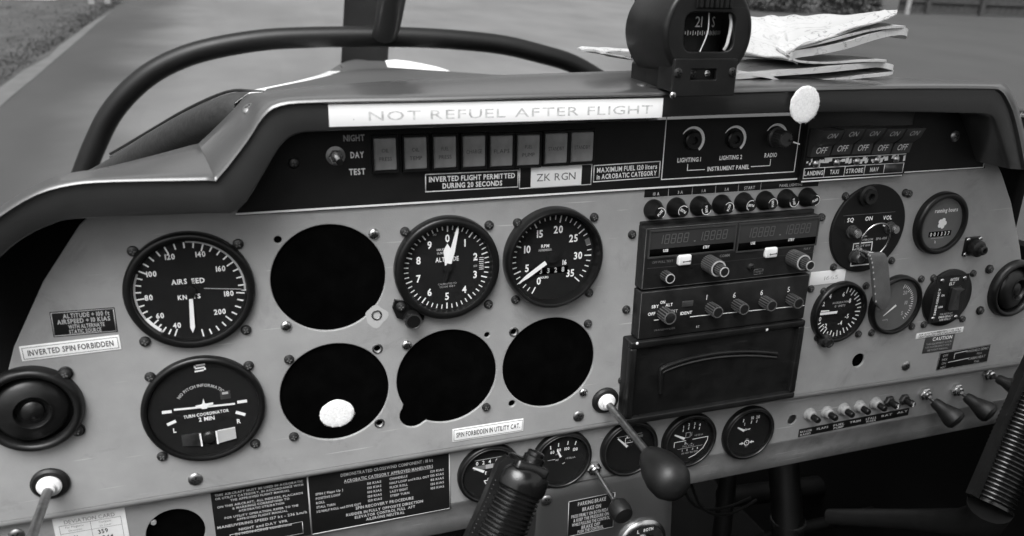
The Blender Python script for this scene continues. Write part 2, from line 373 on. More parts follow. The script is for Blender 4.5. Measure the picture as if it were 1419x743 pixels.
def pale_band(m):      # a paler band in the asphalt colour along the apron, its edges broken up by noise
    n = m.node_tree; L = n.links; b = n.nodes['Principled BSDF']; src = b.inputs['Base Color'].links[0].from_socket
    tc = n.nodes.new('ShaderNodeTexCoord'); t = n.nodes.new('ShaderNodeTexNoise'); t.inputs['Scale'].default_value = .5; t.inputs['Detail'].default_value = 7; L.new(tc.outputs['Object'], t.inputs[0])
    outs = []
    for P, Q, sg, wd in ((band_edges[0], band_edges[1], 1, 1.2), (band_edges[2], band_edges[3], -1, 2.2)):
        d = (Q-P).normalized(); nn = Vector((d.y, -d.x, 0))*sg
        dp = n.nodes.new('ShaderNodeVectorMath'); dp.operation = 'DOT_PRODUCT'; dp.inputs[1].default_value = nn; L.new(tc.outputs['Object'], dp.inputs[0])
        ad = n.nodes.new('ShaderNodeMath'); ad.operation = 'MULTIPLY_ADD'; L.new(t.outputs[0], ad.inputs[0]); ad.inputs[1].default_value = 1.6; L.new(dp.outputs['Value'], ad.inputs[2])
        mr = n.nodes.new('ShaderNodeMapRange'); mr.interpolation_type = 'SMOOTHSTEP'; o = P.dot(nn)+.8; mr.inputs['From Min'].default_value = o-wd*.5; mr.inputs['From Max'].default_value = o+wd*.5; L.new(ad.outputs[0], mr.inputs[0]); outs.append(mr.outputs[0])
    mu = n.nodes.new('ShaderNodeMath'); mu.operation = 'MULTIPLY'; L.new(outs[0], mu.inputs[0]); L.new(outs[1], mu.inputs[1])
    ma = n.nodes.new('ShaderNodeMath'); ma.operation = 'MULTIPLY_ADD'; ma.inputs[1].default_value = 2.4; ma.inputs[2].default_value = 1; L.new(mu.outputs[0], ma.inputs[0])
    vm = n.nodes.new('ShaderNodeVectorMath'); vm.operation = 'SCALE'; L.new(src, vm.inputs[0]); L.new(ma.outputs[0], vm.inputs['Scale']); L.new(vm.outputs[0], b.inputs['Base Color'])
pale_band(M_asph)
a = gnd(20, 131); b = gnd(170, 3); ga = gnd(0, 121); gb = gnd(164, 8); dr = (b-a).normalized(); nl = Vector((-dr.y, dr.x, 0))
if nl.x > 0: nl = -nl
def wavy(off, n=60, amp=.05, L0=-8, L1=60):
    return [a+dr*(L0+(L1-L0)*k/n)+nl*(off+random.uniform(-amp, amp)) for k in range(n+1)]
e0 = wavy(0, amp=.01); gd = (gb-ga).normalized(); gn = Vector((-gd.y, gd.x, 0)); gn = gn if gn.x < 0 else -gn
e1 = [ga+gd*(-8+68*k/60)+gn*random.uniform(-.05, .05) for k in range(61)]
vs = [Vector((p.x, p.y, GZ+.004)) for p in e0]+[Vector((p.x, p.y, GZ+.004)) for p in [a+dr*(-8+68*k/60)+nl*1.0 for k in range(61)]]
wobj('concrete_edge', vs, [(k, k+1, 61+k+1, 61+k) for k in range(60)], M_kerb, 'pale worn strip between the asphalt and the grass', None, 'structure')
far = [a+dr*(-8+68*k/60)+nl*60 for k in range(61)]
vs = [Vector((p.x, p.y, GZ+.008)) for p in e1]+[Vector((p.x, p.y, GZ+.008)) for p in far]
wobj('grass', vs, [(k, k+1, 61+k+1, 61+k) for k in range(60)], M_grass, 'short grass verge beside the apron', None, 'structure')
# grass tufts
vs = []; fs = []
for i in range(26000):
    t = random.uniform(1, 34)
    o_ = abs(random.gauss(0, 1))*.25 if random.random() < .35 else random.uniform(0, 11)
    p = ga+gd*(t-3)+gn*(.03+o_)
    h = random.uniform(.012, .04); ww = .012; g = random.uniform(0, 6.28); dx, dy = math.cos(g)*ww, math.sin(g)*ww
    k = len(vs); vs += [(p.x-dx, p.y-dy, GZ+.008), (p.x+dx, p.y+dy, GZ+.008), (p.x+random.uniform(-.04, .04), p.y+random.uniform(-.04, .04), GZ+h)]; fs.append((k, k+1, k+2))
wobj('grass_tufts', vs, fs, M_grass, 'tufts of short grass on the verge', 'grass', 'stuff')
# shrubs and hedge beyond the apron
def leafball(name, cx, cy, r, h, n, label, group=None):
    t = bpy.data.objects.new(name, None); COL.objects.link(t); t.location = (cx, cy, GZ); setp(t, label, 'bush', group)
    vs = []; fs = []
    for i in range(n):
        g = random.uniform(0, 6.28); u = random.random()**.5; z = random.random()
        rr = r*u*(1-.45*z*z)*random.uniform(.8, 1.15); x, y, zz = rr*math.cos(g), rr*math.sin(g), .05+z*h*(1-.35*u*u)
        s_ = random.uniform(.04, .10); k = len(vs)
        for q in range(4):
            vs.append((x+random.uniform(-s_, s_), y+random.uniform(-s_, s_), zz+random.uniform(-s_, s_)))
        fs += [(k, k+1, k+2), (k+1, k+2, k+3)]
    me = bpy.data.meshes.new('crown'); me.from_pydata(vs, [], fs); me.materials.append(M_leaf); o = bpy.data.objects.new('crown', me); COL.objects.link(o); o.parent = t
    b = MB()
    for q in range(5):
        g = q*1.3; b.tube([(0, 0, 0), (80*math.cos(g), 80*math.sin(g), 300), (r*500*math.cos(g), r*500*math.sin(g), h*700)], 20, M_wood, 6, rs=[25, 18, 6])
    part('trunk', b, t)
    return t
q = gnd(1195, 22); leafball('bush', q.x, q.y+.6, .9, 1.5, 3500, 'leafy bush at the fence end behind the folded chart', 'bushes beyond the apron')
q = gnd(1110, 20); leafball('bush', q.x, q.y+1.2, 1.2, 1.4, 3500, 'low bush just left of the leafy bush at the fence', 'bushes beyond the apron')
q = gnd(1052, 14); leafball('bush', q.x, q.y+2.0, 1.2, 1.5, 3000, 'low bush seen directly beside the compass housing', 'bushes beyond the apron')
q = gnd(960, 8); leafball('bush', q.x, q.y+3, 1.5, 1.5, 2500, 'low bush hidden mostly behind the compass housing', 'bushes beyond the apron')
# fence
f0 = gnd(1243, 18); f1 = gnd(1500, 28)
ft = bpy.data.objects.new('board_fence', None); COL.objects.link(ft); ft.location = (f0.x, f0.y, GZ)
setp(ft, 'dark upright board fence across the far side of the apron at right', 'fence')
fd = (f1-f0); fl = fd.length; fd.normalize(); fn = Vector((-fd.y, fd.x, 0)); ang = math.atan2(fd.y, fd.x)
bm_ = MB(); bm_.box(-9, 99/1, -1, 1, 0, 1, M_wood); 
board = MB().box(0, 185, -12, 12, 60, 1750, M_wood).mesh('board')
nb = int(fl/.2)
for k in range(nb):
    o = bpy.data.objects.new('board', board); COL.objects.link(o); o.parent = ft; o.location = fd*(k*.2)+fn*random.uniform(-.012, .012); o.rotation_euler = (0, 0, ang)
rail = MB().box(0, fl*1000, -70, -14, 0, 80, M_wood).mesh('rail')
for z in (.35, 1.4):
    o = bpy.data.objects.new('rail', rail); COL.objects.link(o); o.parent = ft; o.location = (0, 0, z); o.rotation_euler = (0, 0, ang)
fp = MB().box(-60, 60, -190, -72, 0, 1800, M_wood).mesh('fence_post')
for k in range(int(fl/1.8)+1):
    o = bpy.data.objects.new('fence_post', fp); COL.objects.link(o); o.parent = ft; o.location = fd*(k*1.8+.9); o.rotation_euler = (0, 0, ang)
q = gnd(1248, 19)
o = wobj('pale_post', *(lambda b: ([tuple(v) for v in b.v], b.f))(MB().lathe([(.075, 0), (.075, 2.2), (.06, 2.26), (0.001, 2.28)], M_post, 12, cap=False)), M_post, 'single pale upright post at the near end of the board fence', 'post'); o.location = (q.x, q.y-.25, GZ)
# far verge with pale things at top left
q = gnd(46, 1)
b = MB().box(-700, 700, -250, 250, 0, 420, M_cowlw, 60); o = single('white_marker_block', b, 'low white block far out on the grass at the top left', 'marker'); o.matrix_world = Matrix.Translation((q.x-.3, q.y+.5, GZ))
for i, (u, lb) in enumerate(((128, 'left pale stake standing in the far grass near the apron edge'), (150, 'right pale stake standing in the far grass near the apron edge'))):
    q = gnd(u, 6); b = MB().box(-60, 60, -60, 60, 0, 700, M_post, 15); o = single('marker_stake', b, lb, 'stake', group='pale stakes in the far grass'); o.matrix_world = Matrix.Translation((q.x, q.y, GZ))

# ================================================================== AIRFRAME
CX = 225.0
# windscreen bow: a hoop 1 m ahead of the panel
ZB = -1000.0
bowpx = [(100, 290), (108, 262), (118, 235), (132, 200), (152, 160), (180, 126), (215, 98), (260, 77), (310, 64), (370, 55), (430, 52), (500, 51), (570, 52), (640, 56), (700, 63), (750, 75), (790, 87), (825, 106), (860, 130), (900, 170), (940, 225)]
def smooth(pts, n=4):
    P = [Vector(p) for p in pts]; out = []
    for i in range(len(P)-1):
        p0 = P[max(i-1, 0)]; p1 = P[i]; p2 = P[i+1]; p3 = P[min(i+2, len(P)-1)]
        for k in range(n):
            t = k/n; out.append(.5*((2*p1)+(-p0+p2)*t+(2*p0-5*p1+4*p2-p3)*t*t+(-p0+3*p1-3*p2+p3)*t**3))
    out.append(P[-1]); return out
bow = smooth([at(u, v, ZB) for u, v in bowpx])
bt = thing('windscreen_bow', 'black tubular arch of the windscreen frame seen beyond the glare shield', 'frame', bow[0])
b = MB(); b.tube(bow, 19, M_bow, 16)
part('arch_tube', b, bt, org=bow[0])
b = MB(); q = [at(u, v, z) for u, v, z in ((532, 50, ZB+12), (537, 35, ZB+50), (543, 0, ZB+130), (552, -60, ZB+260), (566, -150, ZB+430))]
b.tube(smooth(q), 24, mat('grey_strut_paint', .03, .35), 12, sq=.6); part('centre_strut', b, bt, org=bow[0])
# canopy plexiglass: a shell over the cabin, closed in front of the arch
rows = []
for zz, sc in ((1300, .95), (700, 1.02), (200, 1.06), (-300, 1.05), (-700, 1.0), (-1010, .93), (-1180, .75), (-1260, .45), (-1290, .1)):
    r = []
    for k in range(25):
        g = math.pi*k/24; r.append((CX-560*sc*math.cos(g), -120+780*sc*math.sin(g)**.8 * (1 if zz > -400 else max(.12, 1-(-400-zz)/1000*.85)), zz))
    rows.append(r)
b = MB().sheet(rows, M_plexi); single('canopy_glass', b, 'clear plexiglass bubble canopy and windscreen over the cockpit', 'canopy', (CX, -120, 0), (CX, -120, 0), ang=None)
# nose cowl with grey top and white shoulders
nose = thing('nose_cowl', 'aircraft nose cowl running forward from the glare shield, dark top and white shoulders', 'cowl', (CX, 0, -60))
rows = []; rl = []; rrr = []
for z, l_, r_, cr in ((-90, (365, 128), (860, 112), 3), (-150, (370, 123), (800, 107), 4), (-500, (430, 111), (690, 104), 6), (-900, (458, 104), (610, 98), 5), (-1240, (474, 98), (537, 93), 2), (-1260, (474, 93), (536, 90), 3), (-1330, (471, 89), (534, 85), 4), (-1345, (474, 95), (532, 92), 3)):
    A = at(l_[0], l_[1], z); B1_ = at(r_[0], r_[1], z)
    rows.append([A.lerp(B1_, k/12)+Vector((0, cr*math.sin(math.pi*k/12), 0)) for k in range(13)])
    if z > -1250:
        f_ = (-z)/1250
        rl.append([A+Vector(o_) for o_ in ((0, -1, 0), (-10-18*f_, -1, 0), (-20-20*f_, -8, 0), (-34, -60, 0), (-40, -300, 0))])
        rrr.append([B1_+Vector(o_) for o_ in ((0, -1, 0), (6+10*f_, -3, 0), (24, -14, 0), (34, -60, 0), (40, -300, 0))])
no = (CX, 0, -60)
part('top_panel', MB().sheet(rows, M_cowl), nose, org=no); part('side_panel', MB().sheet(rl, M_cowlw), nose, org=no); part('side_panel', MB().sheet(rrr, M_cowlw), nose, org=no)
ch = [at(u, v, -1300) for u, v in ((534, 84), (548, 83), (566, 85), (588, 89), (606, 93), (622, 98))]
part('cheek_panel', MB().sheet([[p+Vector((0, dy, dz)) for p in ch] for dy, dz in ((-160, 60), (-60, 45), (-12, 25), (0, 0), (-6, -30), (-60, -70))], M_cowlw), nose, org=no)
pr = thing('propeller', 'black propeller with one blade standing upright ahead of the nose', 'propeller', (CX-8, -60, -1400), rot=Matrix.Rotation(math.radians(-6), 3, 'Z'))
b = MB()
pts = [(-20, .0), (60, .0), (160, 0), (300, 0), (450, 0), (650, 0), (800, 0)]
wd = [60, 60, 58, 57, 56, 54, 20]
for sgn in (1, -1):
    b = MB(); rws = []
    for (y, _), ww in zip(pts, wd):
        tw = math.radians(30-y*.03); rws.append([(ww*math.cos(g)*math.cos(tw)+8*math.sin(g)*math.sin(tw), sgn*y, ww*math.cos(g)*math.sin(tw)*.8+9*math.sin(g)) for g in [2*math.pi*k/16 for k in range(17)]])
    b.sheet(rws, M_bow); part('blade', b, pr)
b = MB().lathe([(105, -70), (112, 0), (108, 30), (85, 90), (45, 150), (0.1, 175)], M_cowl, 32, cap=False, X=Matrix.Rotation(math.pi, 4, 'Y')); part('spinner', b, pr)
# black textured coaming along the windscreen foot
cp = smooth([at(115, 256, -380), at(160, 236, -330), at(215, 206, -260), at(270, 177, -190), at(325, 156, -130), at(362, 156, -110), at(400, 160, -100)])
b = MB(); b.tube(cp, 15, M_coam, 16, rs=[10+5*min(1, i/8) for i in range(len(cp))])
ct = thing('windscreen_coaming', 'rough black padded coaming behind the left shoulder of the glare shield', 'trim', cp[0]); part('padding', b, ct, org=cp[0])
b = MB(); 
for off, rr_ in ((15, 1.7), (19, 1.3)):
    b.tube([p+Vector((-4, off*.8, -10)) for p in cp[4:]], rr_, M_steel if off < 17 else M_dsteel, 8)
part('sealing_bead', b, ct, org=cp[0])

# cabin shell
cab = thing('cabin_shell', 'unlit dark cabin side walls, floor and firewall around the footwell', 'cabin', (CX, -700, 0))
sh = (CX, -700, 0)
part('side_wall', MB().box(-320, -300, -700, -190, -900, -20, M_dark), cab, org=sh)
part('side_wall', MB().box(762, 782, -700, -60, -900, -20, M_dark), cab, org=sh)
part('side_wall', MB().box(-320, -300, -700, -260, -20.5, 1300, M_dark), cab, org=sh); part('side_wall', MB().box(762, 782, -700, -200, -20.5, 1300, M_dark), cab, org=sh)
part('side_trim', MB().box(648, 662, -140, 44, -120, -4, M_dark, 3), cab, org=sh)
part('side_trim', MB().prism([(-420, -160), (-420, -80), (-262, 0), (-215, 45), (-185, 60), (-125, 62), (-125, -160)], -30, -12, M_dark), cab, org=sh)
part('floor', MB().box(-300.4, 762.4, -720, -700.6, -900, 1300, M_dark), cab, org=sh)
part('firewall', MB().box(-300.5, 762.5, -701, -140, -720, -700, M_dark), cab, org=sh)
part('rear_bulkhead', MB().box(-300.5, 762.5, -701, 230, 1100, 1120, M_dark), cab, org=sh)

b = MB().box(190, 760, 560, 566, 260, 1250, mat('pale_shade_board', .5, .8), 2); single('shade_board', b, 'unseen board added over the right half of the cabin to shade the panel', 'shade board', (475, 560, 750), (475, 560, 750))  # unseen board added overhead to darken the right side of the panel
# ------------------------------------------------------------------ glare shield (hood)
ZF = 40.0
O_ = [(-90, 380), (-50, 335), (0, 295), (52, 265), (101, 252), (161, 248), (285, 245), (300, 242), (340, 192), (362, 158), (386, 142), (441, 137), (600, 134), (760, 130), (930, 127), (1100, 122), (1250, 119), (1366, 119), (1388, 122), (1399, 136), (1408, 158), (1417, 195), (1424, 236)]
I_ = [(-90, 470), (-50, 410), (0, 357), (34, 330), (74, 311), (114, 304), (280, 297), (330, 293), (362, 248), (388, 205), (412, 187), (455, 183), (600, 178), (760, 170), (930, 163), (1100, 157), (1250, 156), (1350, 158), (1368, 160), (1377, 166), (1384, 185), (1392, 210), (1399, 234)]
B_ = [(-90, 372, -10), (-50, 327, -20), (0, 289, -30), (52, 255, -40), (95, 240, -50), (150, 231, -60), (262, 202, -70), (279, 195, -80), (320, 155, -80), (342, 132, -80), (362, 128, -80), (430, 120, -80), (590, 109, -80), (750, 102, -80), (930, 97, -80), (1100, 100, -75), (1250, 107, -65), (1366, 114, -40), (1390, 117, -20), (1402, 130, -10), (1412, 155, -10), (1421, 195, -10), (1428, 236, -10)]
def V2(p, z): q = at(p[0], p[1], z); return Vector((q.x, q.y, z))
Ov = smooth([V2(p, ZF) for p in O_], 3); Iv = smooth([V2(p, ZF-3) for p in I_], 3); Bv = smooth([V2((p[0], p[1]), p[2]) for p in B_], 3)
rows = []
for o_, i_, bk in zip(Ov, Iv, Bv):
    d = (i_-o_); d.z = 0; L = d.length; d /= L
    o2 = o_.copy(); n_ = -d
    r = [Vector((i_.x, i_.y, 2)), Vector((i_.x, i_.y, ZF-7)), i_+d*-.4+Vector((0, 0, -1.2)), i_+d*-1.6, o_+d*4.2+Vector((0, 0, -3)), o_+d*3.4+Vector((0, 0, -2.8)), o_+d*3.0+Vector((0, 0, -.6)), o_+d*2.2]
    bb = bk-o_
    r += [o_+d*.6+Vector((0, 0, -.7)), o_+Vector((0, 0, -2.4))]
    for t in (.12, .3, .5, .75, 1):
        q = o_+bb*t; q += n_*(2.2*math.sin(math.pi*t)); r.append(q)
    r.append(bk+d*10+Vector((0, 0, -12)))
    rows.append(r)
hood = thing('glare_shield', 'long dark moulded glare shield along the top of the instrument panel', 'glare shield', (CX, 128, -80)); ho = (CX, 128, -80)
part('moulding', MB().sheet(rows, M_hood), hood, org=ho, ang=60)
p = at(343, 160, -10); g = part('screw', SC_BIG, hood, p=(p.x-CX+2, p.y-128+4, 70), label='chipped bright screw on the left shoulder'); g.rotation_euler = (-1.0, -.5, 0)
# white tape + felt spot on it
def rect_of(c, z):
    P = [at(u, v, z) for u, v in c]; ctr = sum(P, Vector())/4
    wd_ = ((P[1]-P[0]).length+(P[2]-P[3]).length)/2; ht = ((P[3]-P[0]).length+(P[2]-P[1]).length)/2
    d = (P[1]-P[0])+(P[2]-P[3]); rot = math.atan2(d.y, d.x); return ctr, wd_, ht, rot
def label_at(name, c, z, label, mbase, lines, cat='label', border=None, ink=None, th=.4, name_ink='lettering', group=None, extra=None, rows_=None, b=.25):
    ctr, wd_, ht, rot = rect_of(c, z)
    t = thing(name, label, cat, (ctr.x, ctr.y, z), group, Matrix.Rotation(rot, 3, 'Z'))
    B1 = MB().box(-wd_/2, wd_/2, -ht/2, ht/2, 0, th, mbase, b); part('backing', B1, t)
    ink = ink or M_ink; X_ = MB()
    if border: X_.frame(-wd_/2+border[0], wd_/2-border[0], -ht/2+border[0], ht/2-border[0], border[1], th, ink, .05)
    for ln in lines:          # (text, fx, fy, fh, fw, kwargs)
        tx, fx, fy, fh, fw = ln[:5]; kw = dict(ln[5]) if len(ln) > 5 else {}
        ik = kw.pop('m', ink)
        X_.text(tx, fx*wd_, fy*ht, fh*ht, ik, th+.06, fw*wd_ if fw else None, **kw)
    if extra: extra(X_, wd_, ht, th+.06, ink)
    if X_.v: part(name_ink, X_, t, ang=None)
    return t
label_at('tape_label', [(454, 145), (920, 136), (916, 163), (457, 176)], 37.6, 'long white tape on the glare shield reading NOT REFUEL AFTER FLIGHT', M_tape,
    [('.', -.435, -.02, .4, None, {}), ('NOT REFUEL AFTER FLIGHT', .035, -.06, .42, .86, dict(asp=1.3, gap=.14, bold=0))], 'label', ink=M_inkf, b=.1)
def felt(name, u, v, r, z, label, sq=1.06):
    p = at(u, v, z); b = MB(); n = 40; ring = []
    vs = [(0, 0, 1.0)]; fs = []
    for rr_, zz in ((.5, 1.0), (.9, 1.0), (1, .6), (1.02, 0)):
        for k in range(n):
            g = 2*math.pi*k/n; q = r*rr_*(1+random.uniform(-.025, .025)*(rr_ > .8)); vs.append((q*math.cos(g), q*math.sin(g)*sq, zz+random.uniform(-.15, .15)))
    fs = [(0, 1+k, 1+(k+1) % n) for k in range(n)]
    for j in range(3):
        for k in range(n): fs.append((1+j*n+k, 1+(j+1)*n+k, 1+(j+1)*n+(k+1) % n, 1+j*n+(k+1) % n))
    b.add(vs, fs, M_felt)
    for i in range(900):
        g = random.uniform(0, 6.28); q = r*math.sqrt(random.random())*1.03; x, y = q*math.cos(g), q*math.sin(g)*sq; a_ = random.uniform(0, 6.28)
        b.add([(x, y, .8), (x+.25*math.cos(a_), y+.25*math.sin(a_), .9), (x+random.uniform(-.9, .9), y+random.uniform(-.9, .9), 1.0+random.random()*.5)], [(0, 1, 2)], M_felt)
    return single(name, b, label, 'sticker', (p.x, p.y, z), ang=60)
felt('felt_pad', 1115, 145, 12.9, 40.2, 'round white felt pad stuck on the glare shield below the chart')
felt('felt_pad', 467, 573, 12.6, -1.3, 'round white felt pad stuck on the black cover in the lower opening', .9)

# ------------------------------------------------------------------ main panel
HOLE = 39.75
cen = {'asi': (-90.8, 1.2), 'tc': (-91.7, -88.3), 'h1': (0, 0), 'h2': (-.8, -90.1), 'alt': (85, 1.2), 'h3': (84.9, -89.7), 'rpm': (168.3, 2.3), 'h4': (169.9, -89.6)}
outer = [(-275, -154), (-240, -105), (-213.8, -66), (-198.9, -26.7), (-175.8, 15.3), (-150.3, 50.3), (-144, 56), (-62, 58), (-48, 78), (-32, 104), (575, 104), (590, 80), (604, 60), (618.6, 44), (639.4, 15), (664.8, -30.5), (686.8, -78.5), (722, -163.2), (230, -154)]
def notch():   # lower right opening with a knob notch at lower left
    cx, cy = cen['h3']; out = []
    p = at(573, 574, 0); nx, ny = p.x, p.y; nr = 11.0
    for k in range(90):
        g = 2*math.pi*k/90; x, y = cx+HOLE*math.cos(g), cy+HOLE*math.sin(g)
        if (Vector((x, y))-Vector((nx, ny))).length < nr:
            if not out or out[-1] != 'N': out.append('N')
        else: out.append((x, y))
    i = out.index('N'); a0 = out[i-1]; a1 = out[(i+1) % len(out)]
    g0 = math.atan2(a0[1]-ny, a0[0]-nx); g1 = math.atan2(a1[1]-ny, a1[0]-nx)
    while g1 < g0: g1 += 2*math.pi
    out[i:i+1] = [(nx+nr*math.cos(g0+(g1-g0)*k/14), ny+nr*math.sin(g0+(g1-g0)*k/14)) for k in range(1, 14)]
    return out
holes = [circ(*cen[k], HOLE) for k in ('h1', 'h2', 'h4')]+[notch()]
p = at(1188.5, 499); holes.append(circ(p.x, p.y, 7.0, 32))
smallh = [(385, 332, 2.6), (521.7, 436, 2.6), (522.7, 482.6, 2.4), (525.5, 585.5, 2.6), (674.5, 463.8, 2.2), (711.4, 459.4, 2.6), (709, 558.6, 2.8)]
for u, v, r in smallh: p = at(u, v); holes.append(circ(p.x, p.y, r, 16))
panel = thing('instrument_panel', 'light grey painted instrument panel with four empty round openings', 'instrument panel', (CX, -214, 0)); po = (CX, -214, 0)
me = plate_mesh('face_sheet', outer, holes, 2.4, M_panel, .7, (CX, -214)); part('face_sheet', me, panel, p=(0, 0, -.2))
# rolled bend below the face sheet, lower strip, underside lip (with openings)
prof = [(-136, -.6), (-136.1, .9), (-138.0, 1.2), (-140.5, .2), (-142.5, -2), (-143.5, -5), (-144.5, -7.2)]
xs = [-300+20*k for k in range(54)]
def yo(x): return -18-max(0, x-230)*.0187
part('rolled_edge', MB().sheet([[(x, y+yo(x), z) for y, z in prof] for x in xs], M_strip), panel, org=po)
sp = at(244, 737, -8); sp2 = at(213, 724, -8); sp3 = at(1097, 581, -8)
me = plate_mesh('lower_strip', [(-300, -161), (-300, -213), (760, -213), (760, -171), (230, -161)], [circ(sp.x, sp.y, 20.5, 48), circ(sp2.x, sp2.y, 2, 14), circ(sp3.x, sp3.y, 5.2, 24)], 2.0, M_strip, .35, (CX, -214)); part('lower_strip', me, panel, p=(0, 0, -8.0))
prof = [(-213, -7.0), (-215, -7.3), (-217, -8.6), (-232, -11), (-247, -14.5), (-249.5, -17), (-249, -60)]
part('underside_lip', MB().sheet([[(x, y, z) for y, z in prof] for x in xs], M_lip), panel, org=po)
for nm, pts in ((SC_BRIGHT, [(518, 324), (396.5, 451.7), (563.4, 478), (808.3, 543.7)]), (SC_BLACK, [(400.6, 498), (407, 604.6), (673.5, 564), (814.4, 448.3), (875.6, 324.8), (867.5, 428.8), (861.4, 527), (1138, 301), (1123, 400)]), (SC_BIG, [(801.6, 576.6), (270.8, 664), (1255, 507)])):
    screws_px(panel, po, nm, pts)
screws_px(panel, po, SC_BIG, [(23, 741)], -7)
# rims of the open screw holes and smears
for u, v in ((521.7, 436), (522.7, 482.6), (525.5, 585.5), (711.4, 459.4)):
    p = at(u, v); part('hole_rim', MB().lathe([(2.6, 0.2), (2.9, .7), (3.8, .6), (4.1, 0)], M_msteel, 18, cap=False), panel, p=(p.x-CX, p.y+214, 1.0))
p = at(521, 438); part('glue_smear', MB().prism([(8.2*math.cos(g)*(1+.13*math.sin(3*g+1)), 8.2*math.sin(g)*(1+.15*math.cos(4*g))) for g in [k*.2618 for k in range(24)]], 0, .12, mat('pale_glue', .42, .5)), panel, p=(p.x-CX, p.y+214, 1.0))
# openings' black covers
for k, lb in (('h1', 'black cover behind the upper empty opening beside the airspeed dial'), ('h2', 'black cover with a white felt pad, behind the lower opening beside the turn dial'), ('h3', 'black cover behind the empty opening with a knob notch'), ('h4', 'black cover behind the lower empty opening nearest the radios')):
    x, y = cen[k]; b = MB().box(-43.8, 43.8, -43.8, 43.8, -1, 0, M_plate, .3)
    t = single('opening_cover', b, lb, 'cover plate', (x, y, -1.4), group='black covers in the empty openings')
b = MB().box(-14, 14, -14, 14, -30, 0, M_plate, .3); p = at(1188.5, 499); single('hole_backing', b, 'black backing in the small round hole below the dials at right', 'cover plate', (p.x, p.y, -3))
b = MB().box(-26, 26, -24, 24, -30, 0, M_plate, .3); single('hole_backing', b, 'black backing in the part-hidden round hole at the bottom left', 'cover plate', (sp.x, sp.y, -12))
b = MB().box(-9, 9, -9, 9, -8, 0, M_msteel, .3); single('hole_backing', b, 'steel seen through the small hole left of the switch row', 'cover plate', (sp3.x, sp3.y, -12))

# ------------------------------------------------------------------ dial instruments
def polar(u, v, c, z):
    p = at(u, v, z); dx, dy = p.x-c[0], p.y-c[1]; return math.degrees(math.atan2(dx, dy)), math.hypot(dx, dy)
def bezel(R, h, ri, m=M_bez, fh=3):
    b = MB(); b.lathe([(R, 0), (R, h*.55), (R-.6, h*.85), (R-2.0, h), (ri+1.6, h), (ri+.5, h-.5), (ri, h-fh)], m, 72, cap=False); return b
def inst(name, label, c, D, h, ri, zf, facem=M_dial, z0=1.0, screws=None, group=None, cat='gauge', rot=None, scm=None):
    t = thing(name, label, cat, (c[0], c[1], z0), group, rot)
    part('bezel', bezel(D/2, h, ri, fh=h-zf), t, ang=50)
    part('dial_face', MB().lathe([(ri+.2, zf-.3), (ri, zf), (0.01, zf)], facem, 64, cap=False), t)
    part('cover_glass', MB().lathe([(ri+.8, h-.9), (0.01, h-.85)], M_glass, 48, cap=False), t)
    if screws: screws_px(t, (c[0], c[1], z0), scm or SC_BLACK, screws)
    return t
# airspeed
c = cen['asi']; zf = 2.2; t = inst('airspeed_dial', 'large airspeed dial in knots at upper left, needle hanging straight down', c, 82, 6, 35.2, zf, screws=[(184, 348), (330, 338), (201, 473), (341, 457)])
zz = zf+.1; za = 1+zf
Z5 = Zm(170, 320, 4.642)
maj = [(40, 345, 650), (60, 210, 590), (80, 120, 440), (100, 125, 268), (120, 278, 122), (140, 512, 103), (160, 690, 213), (180, 750, 398), (200, 672, 555), (220, 512, 645)]
an = []
for vv, x, y in maj:
    q = Z5(x, y, za); g = math.degrees(math.atan2(q.x-c[0], q.y-c[1])); 
    while an and g < an[-1]: g += 360
    an.append(g)
b = MB()
for k in range(len(an)-1):
    for j in range(4): b.tick(an[k]+(an[k+1]-an[k])*j/4, 28.6 if j == 0 else 30.0, 34.0, .9, zz, M_ink)
b.tick(an[-1], 28.6, 34, .9, zz, M_ink)
part('scale_marks', b, t, ang=None)
b = MB(); b.arc(33.4, 34.7, an[0]+(an[1]-an[0])*.5, an[3]-4, zz+.03, M_inkd); b.arc(32.6, 34.7, an[0]+(an[1]-an[0])*.6, an[1]+10, zz+.06, M_ink); b.arc(33.6, 34.9, an[4]+22, an[7]-3, zz+.03, M_inkd); b.arc(32, 34.9, an[7]-4, an[7]-3, zz+.05, M_ink); part('colour_arcs', b, t, ang=None)
b = MB()
for tx, x, y in (('40', 349, 608), ('60', 240, 546), ('80', 167, 430), ('100', 185, 278), ('120', 303, 167), ('140', 500, 150), ('160', 630, 243), ('180', 683, 403), ('200', 625, 520)):
    q = Z5(x, y, za); b.text(tx, q.x-c[0], q.y-c[1], 3.6, M_ink, zz, bold=1)
part('numerals', b, t, ang=None)
b = MB(); q = Z5(363, 328, za); b.text('AIRS', q.x-c[0], q.y-c[1], 3.4, M_ink, zz, 9.6, bold=1); q = Z5(485, 320, za); b.text('EED', q.x-c[0], q.y-c[1], 3.4, M_ink, zz, 8.2, bold=1)
q = Z5(384, 428, za); b.text('KN', q.x-c[0], q.y-c[1], 3.2, M_ink, zz, 5.6, bold=1); q = Z5(475, 420, za); b.text('TS', q.x-c[0], q.y-c[1], 3.2, M_ink, zz, 5, bold=1); part('lettering', b, t, ang=None)
q = Z5(452, 655, za+1); L = math.hypot(q.x-c[0], q.y-c[1]); g = math.degrees(math.atan2(q.x-c[0], q.y-c[1]))
b = MB(); X = Matrix.Rotation(math.radians(-g), 4, 'Z'); b.prism([(-1.2, 5.4), (1.2, 5.4), (1.5, L-4), (0, L), (-1.5, L-4)], zf+1.2, zf+1.5, M_ink, X); b.prism([(-1.2, -8), (1.2, -8), (1.2, 5.2), (-1.2, 5.2)], zf+1.2, zf+1.5, M_dial, X)
b.lathe([(3.6, zf+.3), (3.6, zf+1.8), (0.01, zf+2)], M_dial, 20, cap=False); part('needle', b, t)
